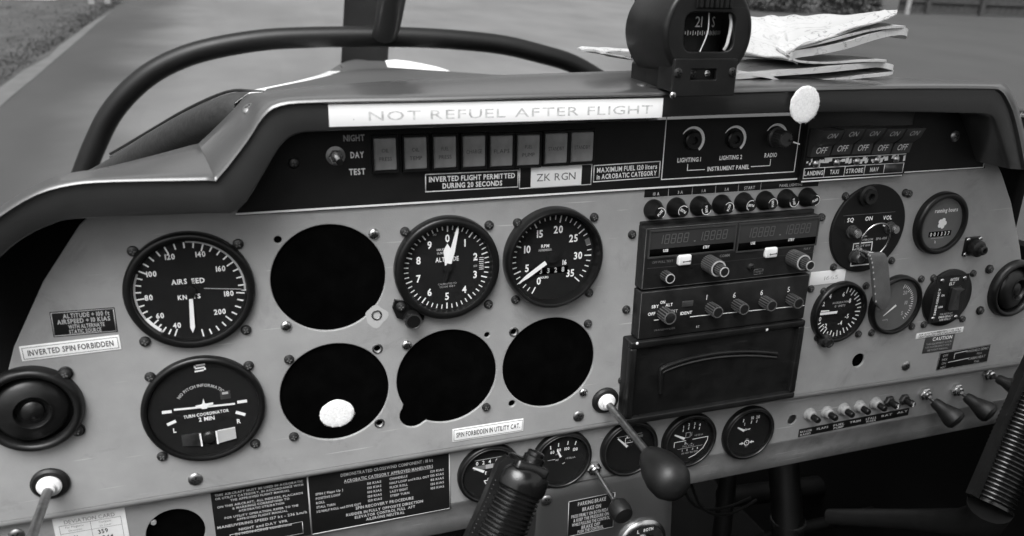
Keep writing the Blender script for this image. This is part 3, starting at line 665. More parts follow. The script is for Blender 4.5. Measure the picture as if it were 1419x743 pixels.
b = MB(); q = Z5(523, 370, za+1); q2 = Z5(765, 375, za+1); b.line([(q.x-c[0], q.y-c[1]), (q2.x-c[0], q2.y-c[1])], .5, zf+1, M_inkd); part('reference_line', b, t, ang=None)
# turn coordinator
c = cen['tc']; zf = 2.0; t = inst('turn_dial', 'large turn coordinator dial at lower left with a small white aeroplane', c, 82, 5, 36.5, zf, screws=[(208, 522), (344.5, 506.5), (353.6, 614.5), (224.8, 632)])
Z6 = Zm(180, 490, 4.955); za = 1+zf; zz = zf+.1
def lp(x, y): q = Z6(x, y, za); return (q.x-c[0], q.y-c[1])
b = MB()
for A, B_1 in (((220, 405), (287, 398)), ((737, 334), (804, 325)), ((256, 490), (316, 463)), ((727, 402), (793, 420))): b.line([lp(*A), lp(*B_1)], 2.3, zz, M_ink)
part('turn_marks', b, t, ang=None)
b = MB(); x, y = lp(512, 350); b.line([lp(302, 384), lp(512, 364)], 1.5, zz+.5, M_ink); b.line([lp(512, 364), lp(722, 342)], 1.5, zz+.5, M_ink); x, y = lp(511, 358)
b.prism([(x-6, y-.5), (x+6, y+.4), (x+6, y+2), (x-5.5, y+1.2)], zz+.5, zz+.9, M_ink); b.prism([(x-2.6, y), (x-1.6, y-1.8), (x+1.6, y-1.8), (x+2.6, y), (x+2, y+1.6), (x+.7, y+2.4), (x, y+6.4), (x-1, y+2.4), (x-2, y+1.6)], zz+.9, zz+1.3, M_ink); part('aeroplane_symbol', b, t)
b = MB(); x, y = lp(525, 413); b.text('TURN COORDINATOR', x, y, 2.3, M_ink, zz, 30, bold=1, rot=1.5); x, y = lp(527, 447); b.text('2 MIN', x, y, 3.0, M_ink, zz, 10.5, bold=1)
x, y = lp(308, 528); b.text('L', x, y, 3.4, M_ink, zz, bold=1); x, y = lp(748, 464); b.text('R', x, y, 3.4, M_ink, zz, bold=1)
x, y = lp(505, 380); b.text('NO PITCH INFORMATION', x, y, 2.1, M_inkd, zz, 37, bold=1, curve=18.5, rot=2)
x, y = lp(480, 98)
for dy, wx in ((2.2, 3.0), (0, 3.2), (-2.2, 3.0)): b.line([(x-wx+dy*.3, y+dy-.2), (x+wx+dy*.3, y+dy+.2)], 1.2, zz, M_ink)
b.line([(x-3.1, y+2), (x-3.2, y+.4)], 1.2, zz, M_ink); b.line([(x+3.1, y-2), (x+3.2, y-.4)], 1.2, zz, M_ink)
part('lettering', b, t, ang=None)
b = MB(); x, y = lp(655, 283); b.box(x-3.4, x+3.4, y-3.2, y+3.2, zf, zf+.3, M_knob); b.box(x-2, x+2, y+.6, y+2.4, zf+.3, zf+.4, M_inkd); part('warning_flag', b, t)
b = MB()
P = [lp(355, 560), lp(490, 543), lp(498, 628), lp(365, 628)]; b.prism(P, zf, zf+1.4, M_msteel); P = [lp(600, 527), lp(722, 503), lp(732, 575), lp(608, 610)]; b.prism(P, zf, zf+1.4, M_inkd)
for A, B_1 in (((482, 540), (497, 628)), ((593, 522), (606, 612))): b.line([lp(*A), lp(*B_1)], 1.2, zf+1.9, M_ink)
part('slip_tube', b, t); x, y = lp(545, 572); b = MB().lathe([(4.9, 0), (4.8, 1.2), (3.6, 2.6), (0.01, 3.2)], M_black, 20, (x, y, zf), cap=False); part('slip_ball', b, t)
# altimeter
c = cen['alt']; zf = 2.2
t = inst('altimeter_dial', 'altimeter dial with white numerals 0 to 9 and a setting knob at lower left', c, 79.2, 8, 33, zf, screws=[(561, 321), (677.5, 312), (676.5, 421.4)])
Z4 = Zm(340, 270, 2.972); za = 1+zf; zz = zf+.1
b = MB()
for k in range(50): b.tick(k*7.2+1, 27.6 if k % 5 == 0 else 29.0, 32.4, .95 if k % 5 == 0 else .7, zz, M_ink)
part('scale_marks', b, t, ang=None)
b = MB()
for k in range(10):
    g = math.radians(k*36+1); b.text(str(k), 22.6*math.sin(g), 22.6*math.cos(g), 5.4, M_ink, zz, bold=1)
part('numerals', b, t, ang=None)
b = MB(); b.text('ALTITUDE', 0, 6.6, 3.3, M_ink, zz, 17.5, bold=1); b.text('CALIBRATED TO', 0, -12.6, 1.3, M_inkd, zz, 14); b.text('20,000 FEET', 0, -14.8, 1.3, M_inkd, zz, 12); b.text('100', -9, 26, 1.6, M_inkd, zz); b.text('FEET', 7.5, 26, 1.6, M_inkd, zz)
b.text('1000 FT', -4.5, 14.3, 1.6, M_ink, zz); b.text('10,000 FT', -3.5, 11.6, 1.6, M_ink, zz)
for k in range(7): b.line([(24.5, 1.5-k*1.5+4), (28, 1.5-k*1.5+4)], .45, zz, M_ink)
b.text('1015', 21.6, 5.4, 1.6, M_inkd, zz); b.text('1010', 21.6, -.6, 1.6, M_inkd, zz)
part('lettering', b, t, ang=None)
b = MB(); g = -15; X = Matrix.Rotation(math.radians(-14), 4, 'Z'); b.prism([(-1.6, 4), (1.6, 4), (2.1, 13), (.9, 31), (0, 32.5), (-.9, 31), (-1.7, 13)], zf+2.4, zf+2.7, M_ink, X); b.prism([(-1.3, -10), (1.3, -10), (1.6, 4), (-1.6, 4)], zf+2.4, zf+2.7, M_dial, X); part('long_needle', b, t)
b = MB(); X = Matrix.Rotation(math.radians(0), 4, 'Z'); b.prism([(-2.0, 2), (2, 2), (3.0, 14), (0, 19), (-3, 14)], zf+1.4, zf+1.8, M_ink, X); b.lathe([(3, zf+.3), (3, zf+3), (0.01, zf+3.1)], M_dial, 18, cap=False); part('short_needle', b, t)
q = at(556, 424, 1); q2 = at(573, 445.6, 16)
b = MB(); b.prism([(q.x-c[0]+x_, q.y-c[1]+y_) for x_, y_ in ((-5, 6), (-7, 0), (-4, -8), (6, -12), (16, -12), (18, 0))], -.2, 3.2, M_bez); part('knob_lug', b, t); screw(t, SC_BLACK, q.x-c[0]-1, q.y-c[1]+1, 3.2)
b = MB(); x, y = q2.x-c[0], q2.y-c[1]
b.lathe([(4, 0), (4, 6), (6, 7), (6.2, 9), (6.2, 15), (5.6, 16)], M_bez, 26, (x, y, 0)); b.lathe([(5.7, 15.9), (5.9, 16.3), (5.0, 16.3), (4.9, 16.0)], M_alu, 26, (x, y, 0), cap=False); part('setting_knob', b, t)
# rpm
c = cen['rpm']; zf = 1.4
t = inst('tachometer_dial', 'engine speed dial marked RPM in hundreds with an hour counter', c, 79.6, 12, 35.2, zf, screws=[(716.8, 308.7), (823, 301), (816, 405.6), (714, 415)])
Z7 = Zm(700, 270, 2.972); za = 1+zf; zz = zf+.1
ccx = at(700+196/2.972, 270+258/2.972, za); off = (ccx.x-c[0], ccx.y-c[1])
majr = [(0, 60, 360), (5, 42, 325), (10, 38, 230), (15, 102, 132), (20, 208, 98), (25, 293, 148), (30, 323, 241), (35, 287, 340)]
an = []
for vv, x, y in majr:
    q = Z7(x, y, za); g = math.degrees(math.atan2(q.x-c[0], q.y-c[1]))
    while an and g < an[-1]: g += 360
    an.append(g)
step = (an[-1]-an[1])/30; a0 = an[1]-5*step
b = MB()
for k in range(36): b.tick(a0+k*step, 27.2 if k % 5 == 0 else 29.4, 33, .95 if k % 5 == 0 else .75, zz, M_ink)
b.arc(29, 33, a0+26.8*step, a0+28*step, zz+.02, M_inkg, 6)
part('scale_marks', b, t, ang=None)
b = MB()
for k in range(8): g = math.radians(a0+5*k*step); b.text(str(5*k) if k else '0', 21.8*math.sin(g), 21.8*math.cos(g), 5.6, M_ink, zz, bold=1)
part('numerals', b, t, ang=None)
b = MB(); b.text('RPM', -6, 9, 2.4, M_ink, zz, 6.5, bold=1); b.text('HUNDREDS', -6, 5.8, 1.7, M_inkd, zz, 10.5, bold=1); b.text('HOURS', -6, -16.6, 1.7, M_ink, zz, 7, bold=1); part('lettering', b, t, ang=None)
b = MB(); b.box(-19, 13.5, -14, -8.6, zf, zf+.15, M_plate)
for k, ch in enumerate('13328'): b.text(ch, -15+k*6.1, -11.2, 3.8, M_inkd if k else M_inkg, zz+.2, bold=1)
b.text('16', 10.6, -5.6, 3.8, M_ink, zz, bold=1); part('hour_counter', b, t, ang=None)
b = MB(); q = Z7(48, 370, za+2); g = math.atan2(q.x-c[0], q.y-c[1]); L = math.hypot(q.x-c[0], q.y-c[1]); X = Matrix.Rotation(-g, 4, 'Z')
q3 = Z7(163, 268, za+2); r0 = math.hypot(q3.x-c[0], q3.y-c[1])
b.prism([(-1.7, r0-0), (1.7, r0), (1.5, L-10), (0, L), (-1.5, L-10)], zf+2, zf+2.3, M_ink, X); b.lathe([(4.5, zf+.3), (4.5, zf+2.4), (0.01, zf+2.6)], M_dial, 22, cap=False); b.prism([(-1.7, -7), (1.7, -7), (1.7, r0-.2), (-1.7, r0-.2)], zf+2, zf+2.3, M_dial, X); part('needle', b, t)

# ------------------------------------------------------------------ right hand dials
c = (470.7, 1.8)
t = thing('intercom_unit', 'round black intercom plate marked SQ, ON and VOL at upper right', 'intercom', (c[0], c[1], 1)); o3 = (c[0], c[1], 1)
part('face_plate', MB().lathe([(40.4, 0), (40.4, 2), (39.6, 2.6), (0.01, 2.6)], M_blackp, 72, cap=False), t)
Z9 = Zm(1120, 240, 4.642); zp = 3.6
def lq(x, y, z=3.6): q = Z9(x, y, z); return (q.x-c[0], q.y-c[1])
b = MB()
for tx, x, y, wd_ in (('SQ', 272, 302, 7), ('ON', 390, 292, 8), ('VOL', 510, 286, 10)): X_, Y_ = lq(x, y); b.text(tx, X_, Y_, 3.6, M_ink, 2.7, wd_, bold=1)
b.line([lq(225, 275), lq(560, 248)], .35, 2.7, M_inkg)
b.line([lq(480, 335), lq(545, 362)], 1.2, 2.7, M_ink); b.line([lq(272, 597), lq(292, 455), lq(412, 442), lq(405, 495)], 1.0, 2.7, M_ink); b.line([lq(272, 597), lq(390, 585)], 1.0, 2.7, M_ink)
X_, Y_ = lq(352, 466); b.text('PILOT ISO', X_, Y_, 1.8, M_inkd, 2.7, 16, bold=1); X_, Y_ = lq(470, 420); b.text('SPA-400', X_, Y_, 2.2, M_inkd, 2.7, 12, bold=1); X_, Y_ = lq(378, 428); b.text('INTERCOM', X_, Y_, 1.7, M_inkd, 2.7, 13, bold=1)
b.line([lq(345, 400), lq(378, 405), lq(350, 412)], .4, 2.7, M_inkd); part('lettering', b, t, ang=None)
X_, Y_ = lq(400, 152, 8); b = MB().lathe([(9, 2.4), (9, 5), (7, 6), (6.4, 9), (3.4, 9), (3.0, 5)], M_rub, 28, (X_, Y_, 0)); part('socket', b, t)
for x, y, mm_, r in ((322, 392, M_steel, 4.4), (567, 366, M_steel, 4.2), (340, 552, M_msteel, 5.0)):
    X_, Y_ = lq(x, y, 12); b = MB().lathe([(r+1.5, 2.5), (r+1.5, 4), (r, 4.2), (r, 10), (r-.8, 11), (0.01, 11.4)], M_knob, 22, (X_, Y_, 0), cap=False); b.lathe([(r-.8, 11.05), (r-1.1, 11.8), (0.01, 12)], mm_, 22, (X_, Y_, 0), cap=False); part('knob', b, t)
screws_px(t, o3, SC_BLACK, [(1171, 271.7), (1254, 267), (1154.5, 370), (1235, 361), (1259, 268.4)])
# key with ring and strap
kt = thing('key_fob', 'key ring with a grey leather strap hanging over the dials below the intercom', 'key fob', (470, -20, 12)); ko = (470, -20, 12)
rc = at(1212, 334, 16); b = MB(); b.tube([(rc.x+15.5*math.cos(g), rc.y+17*math.sin(g), 16+3*math.sin(g)) for g in [k*2*math.pi/40 for k in range(41)]], .75, M_steel, 8, caps=False); part('ring', b, kt, org=ko)
path = [at(1208, 353, 17), at(1214, 351, 21), at(1218, 362, 22), at(1220, 380, 22), at(1222, 405, 22), at(1224, 428, 21)]
b = MB(); sm = smooth(path, 5); n_ = len(sm)
rws = []
for i, p in enumerate(sm):
    hw = 5+min(1, i/8)*4.6; 
    if i > n_-4: hw *= (1-.22*(i-(n_-4)))
    rws.append([(p.x-hw, p.y, p.z-1.5), (p.x-hw*.92, p.y, p.z+1), (p.x-hw*.5, p.y, p.z+1.7), (p.x+hw*.5, p.y, p.z+1.7), (p.x+hw*.92, p.y, p.z+1), (p.x+hw, p.y, p.z-1.5), (p.x-hw, p.y, p.z-1.5)])
b.sheet(rws, M_fob); part('strap', b, kt, org=ko, ang=50)
b = MB()
for k in range(10):
    p = sm[min(n_-1, 4+k*2)]; b.box(p.x-9.2, p.x-8.2, p.y-.9, p.y+.5, p.z+1.2, p.z+1.8, M_inkd)
part('stitching', b, kt, org=ko)
b = MB(); p = at(1209, 352, 16); b.tube([(p.x-6, p.y, 3), (p.x-3, p.y+1, 12), (p.x, p.y+1, 17)], 1.6, M_steel, 8); b.lathe([(4, 1), (4, 6), (0.01, 6.5)], M_steel, 18, (p.x-6, p.y, 0), cap=False); part('clasp', b, kt, org=ko)
# hour meter
c = (553.2, 1.2); t = inst('hour_meter', 'grey faced running hours meter at the upper right of the panel', c, 59.5, 7, 24.2, 3.5, M_dialg)
b = MB(); b.text('running hours', 3, 12.5, 3.6, M_ink, 3.6, 27, bold=1)
for g in range(5):
    a_ = g*1.2566; b.lathe([(2.3, 3.6), (0.01, 3.65)], M_ink, 12, (1+3*math.cos(a_), 0+3*math.sin(a_), 0), cap=False)
b.lathe([(2.3, 3.68), (0.01, 3.7)], M_ink, 12, (1, 0, 0), cap=False)
for k, ch in enumerate('001337'): b.text(ch, -10+k*4.2, -10, 3.4, M_ink, 3.85, bold=1)
b.text('h', -3, -17.5, 3, M_ink, 3.6); b.line([(-9, -14), (6, -14)], .4, 3.6, M_inkd); part('lettering', b, t, ang=None)
b = MB(); b.box(-12.5, 14, -12.5, -7.4, 3.5, 3.7, M_plate); part('counter_window', b, t)
# accelerometer
c = (453.6, -76.2); t = inst('accelerometer_dial', 'accelerometer dial marked in g units below the white tape', c, 59.5, 6, 25.5, 2.0, screws=[(1141, 403.6), (1199.5, 396), (1189, 462.7)])
Z8 = Zm(1059, 270, 2.972)
b = MB()
for k in range(26):
    g = -95+k*10.5 if k < 9 else 0
for tx, x, y in (('4', 272, 418), ('6', 327, 410), ('8', 353, 436), ('0', 230, 512), ('-2', 250, 540), ('-4', 312, 528), ('-5', 340, 500), ('2', 245, 450)):
    q = Z8(x, y, 3); b.text(tx, q.x-c[0], q.y-c[1], 4.0, M_ink, 2.1, bold=1)
part('numerals', b, t, ang=None)
b = MB()
for k in range(24): 
    g = 15+k*10.0
    b.tick(g, 20.5 if k % 2 else 18.5, 24.5, 1.0, 2.1, M_ink)
part('scale_marks', b, t, ang=None)
b = MB(); b.text('ACCELERATION', 0, 9.5, 1.7, M_inkd, 2.1, 18, bold=1); b.text('G  UNITS', 0, 6, 1.9, M_inkd, 2.1, 12, bold=1); part('lettering', b, t, ang=None)
b = MB(); b.prism([(-22, -.2), (-22, 2.2), (-2, 1.6), (-2, -.6)], 3.2, 3.6, M_ink); b.prism([(-22, 3), (-22, 4.4), (-13, 3.8), (-13, 2.8)], 3.7, 4.0, M_ink); b.lathe([(3.4, 2.1), (3.4, 4), (0.01, 4.2)], M_dial, 18, cap=False); part('needle', b, t)
q = at(1147, 474, 8); b = MB().lathe([(6.6, -6.5), (6.6, -1), (4.6, 0), (4.6, 4), (3.2, 4.4), (3.0, 3.4), (1.6, 3.4)], M_dsteel, 22, (q.x-c[0], q.y-c[1], 6)); part('reset_knob', b, t)
q = at(1134, 469, 3); b = MB().lathe([(3.4, -2), (3.4, 1.4), (2.2, 1.6), (1.9, .6), (0.01, .6)], M_dsteel, 16, (q.x-c[0], q.y-c[1], 0), cap=False); part('lug', b, t)
# fourth small dial behind the strap
q = at(1240.5, 422.5, 3); c = (q.x, q.y); t = inst('suction_dial', 'grey suction dial partly hidden behind the hanging leather strap', c, 59.5, 6, 25.5, 2.2, M_dialg, screws=[(1207, 461), (1276, 386.5), (1263, 452.4)])
b = MB()
for k in range(19): b.tick(20+k*6.6, 18.5 if k % 4 else 17, 21, .7, 2.3, M_ink)
part('scale_marks', b, t, ang=None); b = MB()
for tx, x, y in (('20', 9, 11.5), ('10', 12.5, 1), ('5', 10, -9.5)): b.text(tx, x, y, 3.6, M_inkd, 2.3, bold=1)
b.text('mmHg', -9, -14, 2, M_inkd, 2.3); part('numerals', b, t, ang=None)
b = MB(); b.prism([(-1, 0), (1, 0), (.2, 16), (-.2, 16)], 3, 3.3, M_ink, Matrix.Rotation(2.2, 4, 'Z')); part('needle', b, t)
# emergency beacon switch plate
q = at(1312, 412.5, 2); c = (q.x, q.y); t = thing('beacon_switch', 'oval black emergency beacon switch plate with four screws at right', 'switch', (c[0], c[1], 1)); o4 = (c[0], c[1], 1)
part('face_plate', MB().lathe([(29.3, 0), (29.3, 2.4), (28.4, 3), (0.01, 3)], M_bez, 56, cap=False), t)
b = MB(); b.prism([(-20, -24), (20, -24), (20, 24), (-20, 24)], 3, 3.4, M_radio)
part('centre_plate', b, t)
b = MB(); b.text('ARTEX', 2, 19.5, 2.8, M_ink, 3.5, 11, bold=1); b.text('ELT', 0, 15.3, 2.8, M_ink, 3.5, 6.5, bold=1); b.text('EMERGENCY', -14, -2, 2.4, M_ink, 3.5, 28, bold=1, rot=90); b.text('ON', -8.5, 4, 2, M_ink, 3.5, bold=1); b.text('ARM', -8.5, -8, 2, M_ink, 3.5, bold=1); b.text('FOR AIRCRAFT', 1, -16, 1.7, M_inkd, 3.5, 16, bold=1); b.text('EMERGENCY', 1, -19, 1.9, M_ink, 3.5, 18, bold=1); b.text('USE ONLY', 1, -22, 1.9, M_ink, 3.5, 14, bold=1); part('lettering', b, t, ang=None)
b = MB(); b.box(-2, 12, -12, 12, 3.4, 5, M_black, 1); b.add([(0, -11, 5), (10, -11, 5), (10, 0, 5.5), (0, 0, 5.5), (0, 11, 10), (10, 11, 10), (0, 11, 5), (10, 11, 5), (0, -11, 8), (10, -11, 8)], [(8, 9, 3, 2), (2, 3, 5, 4), (4, 5, 7, 6), (0, 1, 9, 8), (0, 8, 2, 4, 6), (1, 7, 5, 3, 9)], M_knob); part('rocker', b, t)
for x, y in ((-13.5, 19.5), (14.5, 19.5), (-15, -19.5), (14, -21)): screw(t, SC_TINY, x, y, 3.4)
screws_px(t, o4, SC_BLACK, [(1293, 385), (1348, 378.7), (1279.6, 449.6), (1333, 442)])
# small guarded socket with three bright screws
q = at(1346, 341, 1); c = (q.x, q.y); t = thing('round_socket', 'small black socket on a square plate with three bright screws', 'socket', (c[0], c[1], 1))
b = MB(); b.box(-10, 10, -9.5, 9.5, 0, 1.6, M_black, 1.5); part('mounting_plate', b, t)
b = MB(); b.lathe([(8, 1.6), (8, 8), (7, 9), (5, 9.4), (4.6, 13), (3.6, 14), (2.4, 14), (2.2, 11), (0.01, 11)], M_rub, 26, (1.5, -1, 0), cap=False); part('barrel', b, t)
for x, y in ((-7.5, 7), (7.5, 7), (-7.5, -7.5)): screw(t, SC_TINY, x, y, 1.6)
# air vents
def vent(name, label, c, R, scr):
    t = thing(name, label, 'air vent', (c[0], c[1], 1))
    part('outer_ring', MB().lathe([(R, 0), (R, 3), (R-1, 6), (R-2.5, 7.5), (R-4.5, 7.5), (R-6, 6), (R-6.5, 2), (R-6.5, -12)], M_black, 64, cap=False), t, ang=50)
    part('duct_back', MB().lathe([(R-5, .25), (0.01, .25)], M_plate, 48, cap=False), t)
    X = Matrix.Translation((0, 0, 1)) @ Matrix.Rotation(math.radians(10), 4, 'Y') @ Matrix.Rotation(math.radians(-4), 4, 'X')
    rb = R-7; pr_ = []
    for k in range(10): g = math.radians(-4+k*7.0); pr_.append((rb*math.cos(g)*.94, rb*math.sin(g)*.36))
    pr_ += [(rb*.5, rb*.33), (rb*.46, rb*.34), (rb*.43, rb*.3), (rb*.40, rb*.12)]
    part('eyeball', MB().lathe(pr_, M_black, 56, cap=True, X=X), t, ang=50)
    part('valve_disc', MB().lathe([(rb*.3, rb*.12), (rb*.28, rb*.24), (rb*.2, rb*.3), (0.01, rb*.33)], M_black, 32, cap=False, X=X), t)
    for x, y in scr:
        q = at(x, y, 1); X2, Y2 = q.x-c[0], q.y-c[1]; part('lug', MB().lathe([(4.6, 0), (4.6, 1.4), (4, 1.8), (0.01, 1.8)], M_black, 18, (X2, Y2, 0), cap=False), t); screw(t, SC_BLACK, X2, Y2, 1.6)
q = at(45, 567, 3); vent('air_vent', 'round black eyeball air vent at the far left edge of the panel', (q.x, q.y), 30.5, [(91, 516.5), (108, 595)])
q = at(1402, 400, 3); vent('air_vent', 'round black eyeball air vent at the far right edge of the panel', (q.x+1, q.y), 30, [(1370, 372.7), (1357, 430)])

# ------------------------------------------------------------------ placards on the panel
label_at('placard', [(69, 433), (158.8, 425.4), (163, 460), (74, 466.8)], 1, 'small black placard about altitude and airspeed with alternate static source', M_blackp,
    [('ALTITUDE + 100 ft', .05, .3, .17, .72, dict(bold=1)), ('AIRSPEED + 10 KIAS', .0, .08, .17, .82, dict(bold=1)), ('WITH ALTERNATE', .03, -.14, .15, .56, dict(bold=1, m=M_inkd)), ('STATIC SOURCE', .0, -.34, .15, .5, dict(bold=1, m=M_inkd))], 'placard', (.5, .5), M_inkd)
label_at('placard', [(26.2, 480.3), (165.5, 464), (168, 483.7), (31, 501)], 1, 'white placard reading INVERTED SPIN FORBIDDEN on the left of the panel', M_white,
    [('INVERTED SPIN FORBIDDEN', 0, 0, .36, .86, dict(bold=1))], 'placard', (1.2, .35), M_inkb)
label_at('placard', [(626.4, 595), (724.8, 580.2), (725.5, 596.8), (627.8, 612.7)], 1, 'white placard reading SPIN FORBIDDEN IN UTILITY CAT.', M_white,
    [('SPIN FORBIDDEN IN UTILITY CAT.', 0, 0, .36, .9, dict(bold=1))], 'placard', (.9, .35), M_inkb)
label_at('tape_label', [(1123, 377.7), (1171.7, 372.6), (1170, 390), (1122, 396)], 1, 'short white tape with faded figures above the accelerometer', M_tape, [('1665', .1, -.05, .3, .4, {})], 'label', ink=M_inkf, b=.1)
label_at('placard', [(1270, 462.5), (1335, 452.7), (1334, 460), (1269, 470)], 1, 'narrow white placard with two lines of fine print above the caution placard', M_white, [('FOR AVIATION EMERGENCY USE ONLY', 0, .22, .3, .9, dict(bold=1)), ('UNAUTHORIZED OPERATION PROHIBITED', 0, -.22, .3, .9, dict(bold=1))], 'placard', ink=M_inkb, b=.1)
label_at('placard', [(1282, 467), (1323, 461.5), (1319, 484), (1278, 490)], 1, 'dark grey placard headed CAUTION at the lower right', mat('grey_placard', .05, .5), [('CAUTION', .08, .3, .2, .66, dict(bold=1)), ('THIS EQUIPMENT IS FOR', 0, .03, .1, .86, dict(m=M_inkd)), ('USE IN EMERGENCY ONLY', 0, -.16, .1, .86, dict(m=M_inkd)), ('SEE FLIGHT MANUAL', 0, -.35, .1, .7, dict(m=M_inkd))], 'placard', b=.1)
def heat(X_, w_, h_, z, ink):
    X_.line([(-.20*w_, .0*h_+1), (-.20*w_, .33*h_), (.03*w_, .36*h_)], .6, z, M_ink); X_.line([(-.3*w_, -.12*h_), (.1*w_, -.08*h_)], .6, z, M_ink)
label_at('placard', [(1303, 489), (1373.6, 477), (1367, 501.5), (1296, 514)], 1, 'black heating placard with white linking lines at the lower right corner', M_blackp,
    [('WINDSHIELD DEMIST', .24, .32, .14, .44, dict(m=M_inkd)), ('PULL', .3, .1, .11, .1, dict(m=M_inkd)), ('CABIN HEAT', .26, -.12, .14, .34, dict(m=M_inkd)), ('PULL', .28, -.34, .11, .1, dict(m=M_inkd)), ('OFF', -.38, .3, .13, .1, dict(m=M_inkd)), ('MIX', -.38, .08, .13, .1, dict(m=M_inkd)), ('ON', -.38, -.14, .13, .08, dict(m=M_inkd)), ('HOT', -.38, -.36, .13, .1, dict(m=M_inkd))], 'placard', (.3, .3), M_inkd, extra=heat, b=.1)
ZS = -7.0
DM = dict(bold=1, m=M_inkd)
l1 = ['THIS AIRCRAFT MUST BE USED IN ACROBATIC', 'OR UTILITY CATEGORY, IN ACCORDANCE WITH', 'THE APPROVED FLIGHT MANUAL', '', 'ON THIS AIRCRAFT, ALL INDEXES, PLACARDS', '& MARKINGS CORRESPOND TO', 'ACROBATIC UTILISATION', '', 'FOR UTILITY OPERATION, REFER TO THE', 'APPROVED FLIGHT MANUAL', '', 'MANEUVERING SPEED 127 kt - 236 km/h', '', 'NIGHT and DAY VFR', 'IN NON-ICING conditions']
w1 = [.92, .92, .62, 0, .9, .6, .48, 0, .78, .54, 0, .95, 0, .52, .6]
lines = []; y = .44
for tx, ww in zip(l1, w1):
    if not tx: y -= .022; continue
    big = tx.startswith(('MAN', 'NIGHT', 'IN NON')); lines.append((tx, 0, y, .034 if not big else .042, ww, DM)); y -= .058 if not big else .07
BL = at(430.5, 741.7, ZS); TLp = at(291.4, 682.4, ZS); TRp = at(424.4, 660.4, ZS)
hgt = 52.0
def pl_left(X_, w_, h_, z, ink): X_.frame(-w_*.34, w_*.4, -h_*.45, -h_*.27, .5, z, M_inkd)
cxp = (TLp.x+TRp.x)/2; topy = (TLp.y+TRp.y)/2
t = thing('placard', 'black placard on aircraft use and manoeuvring speed, left half of the lower pair', 'placard', (cxp, topy-27, ZS))
wl = TRp.x-TLp.x
part('backing', MB().box(-wl/2, wl/2, -27, 27, 0, .5, M_blackp, .2), t)
X_ = MB(); 
for tx, fx, fy, fh, fw, kw in lines: X_.text(tx, fx*wl, fy*54, fh*54, M_inkd, .56, fw*wl, bold=1)
X_.frame(-wl*.36, wl*.42, -24.5, -24.5+11.5, .5, .5, M_inkd, .06); part('lettering', X_, t, ang=None)
P0 = at(426.7, 659.6, ZS); P1 = at(621.8, 626.6, ZS); P2 = at(623, 703.6, ZS)
wr = P1.x-P0.x; hr = 54.0; 
t = thing('placard', 'wide black placard of acrobatic manoeuvres and spin recovery procedure', 'placard', ((P0.x+P1.x)/2, (P0.y+P1.y)/2-hr/2, ZS))
part('backing', MB().box(-wr/2, wr/2, -hr/2, hr/2, 0, .5, M_blackp, .2), t)
X_ = MB()
def rt(tx, fx, fy, fh, fw, al='c', m=M_inkd, bold=1): X_.text(tx, fx*wr, fy*hr, fh*hr, m, .56, fw*wr, bold=bold, al=al)
rt('DEMONSTRATED CROSSWIND COMPONENT : 18 kt', .05, .42, .05, .66); rt('ACROBATIC CATEGORY APPROVED MANEUVERS', .06, .31, .05, .64); X_.line([(-.26*wr, .275*hr), (.38*wr, .275*hr)], .25, .56, M_inkd)
for k, (l_, s_) in enumerate((('SPIN ( Flaps Up )', '50 KIAS'), ('POSITIVE LOOP', '130 KIAS'), ('ROLL', '100 KIAS'), ('STALL TURN', '120 KIAS'), ('1/2 HALF ROLL and DIVE OUT', '120 KIAS'))):
    rt(l_, -.46, .17-k*.075, .038, [.19, .17, .06, .13, .31][k], 'l'); rt(s_, .0, .2-k*.075, .038, .10, 'r')
for k, (l_, s_) in enumerate((('CHANDELLE', '120 KIAS'), ('HALF LOOP and ROLL OUT', '135 KIAS'), ('FLICK ROLL', '85 KIAS'), ('LAZY EIGHT', '120 KIAS'), ('STEEP TURN', '100 KIAS'))):
    rt(l_, .06, .215-k*.075, .038, [.13, .29, .13, .13, .14][k], 'l'); rt(s_, .46, .22-k*.075, .038, .10, 'r')
rt('SPIN RECOVERY PROCEDURE', .02, -.19, .048, .42); rt('RUDDER IN FULLY OPPOSITE DIRECTION', .02, -.28, .045, .56); rt('ELEVATOR CONTROL FULL  AFT', .02, -.35, .045, .44); rt('AILERONS NEUTRAL', .02, -.42, .045, .28)
X_.box(-wr/2-1.0, -wr/2, -hr/2, hr/2, 0, .62, M_inkd); X_.box(wr/2, wr/2+.9, -hr/2-.9, hr/2, 0, .62, M_inkd); X_.box(-wr/2, wr/2, -hr/2-.9, -hr/2, 0, .62, M_inkd)
part('lettering', X_, t, ang=None)
# deviation card
q0 = at(71.9, 719, ZS); q1 = at(172.4, 702.3, ZS); wc = q1.x-q0.x; hc = 40
t = thing('deviation_card', 'white compass deviation card with handwritten figures at the bottom left', 'card', ((q0.x+q1.x)/2, (q0.y+q1.y)/2-hc/2, ZS))
part('backing', MB().box(-wc/2, wc/2, -hc/2, hc/2, 0, .4, M_card, .1), t)
X_ = MB(); X_.text('DEVIATION CARD', 0, hc/2-4.5, 3, M_inkg, .46, wc*.7); X_.frame(-wc*.43, wc*.43, -hc*.46, hc/2-7, .3, .4, M_inkg, .05); X_.line([(0, hc/2-7), (0, -hc*.46)], .3, .46, M_inkg); X_.line([(-wc*.43, hc/2-14), (wc*.43, hc/2-14)], .3, .46, M_inkg)
X_.text('For Magnetic', -wc*.22, hc/2-9, 1.7, M_inkg, .46); X_.text('Direction', -wc*.22, hc/2-12, 1.7, M_inkg, .46); X_.text('Compass', wc*.2, hc/2-9, 1.7, M_inkg, .46); X_.text('to Steer', wc*.2, hc/2-12, 1.7, M_inkg, .46)
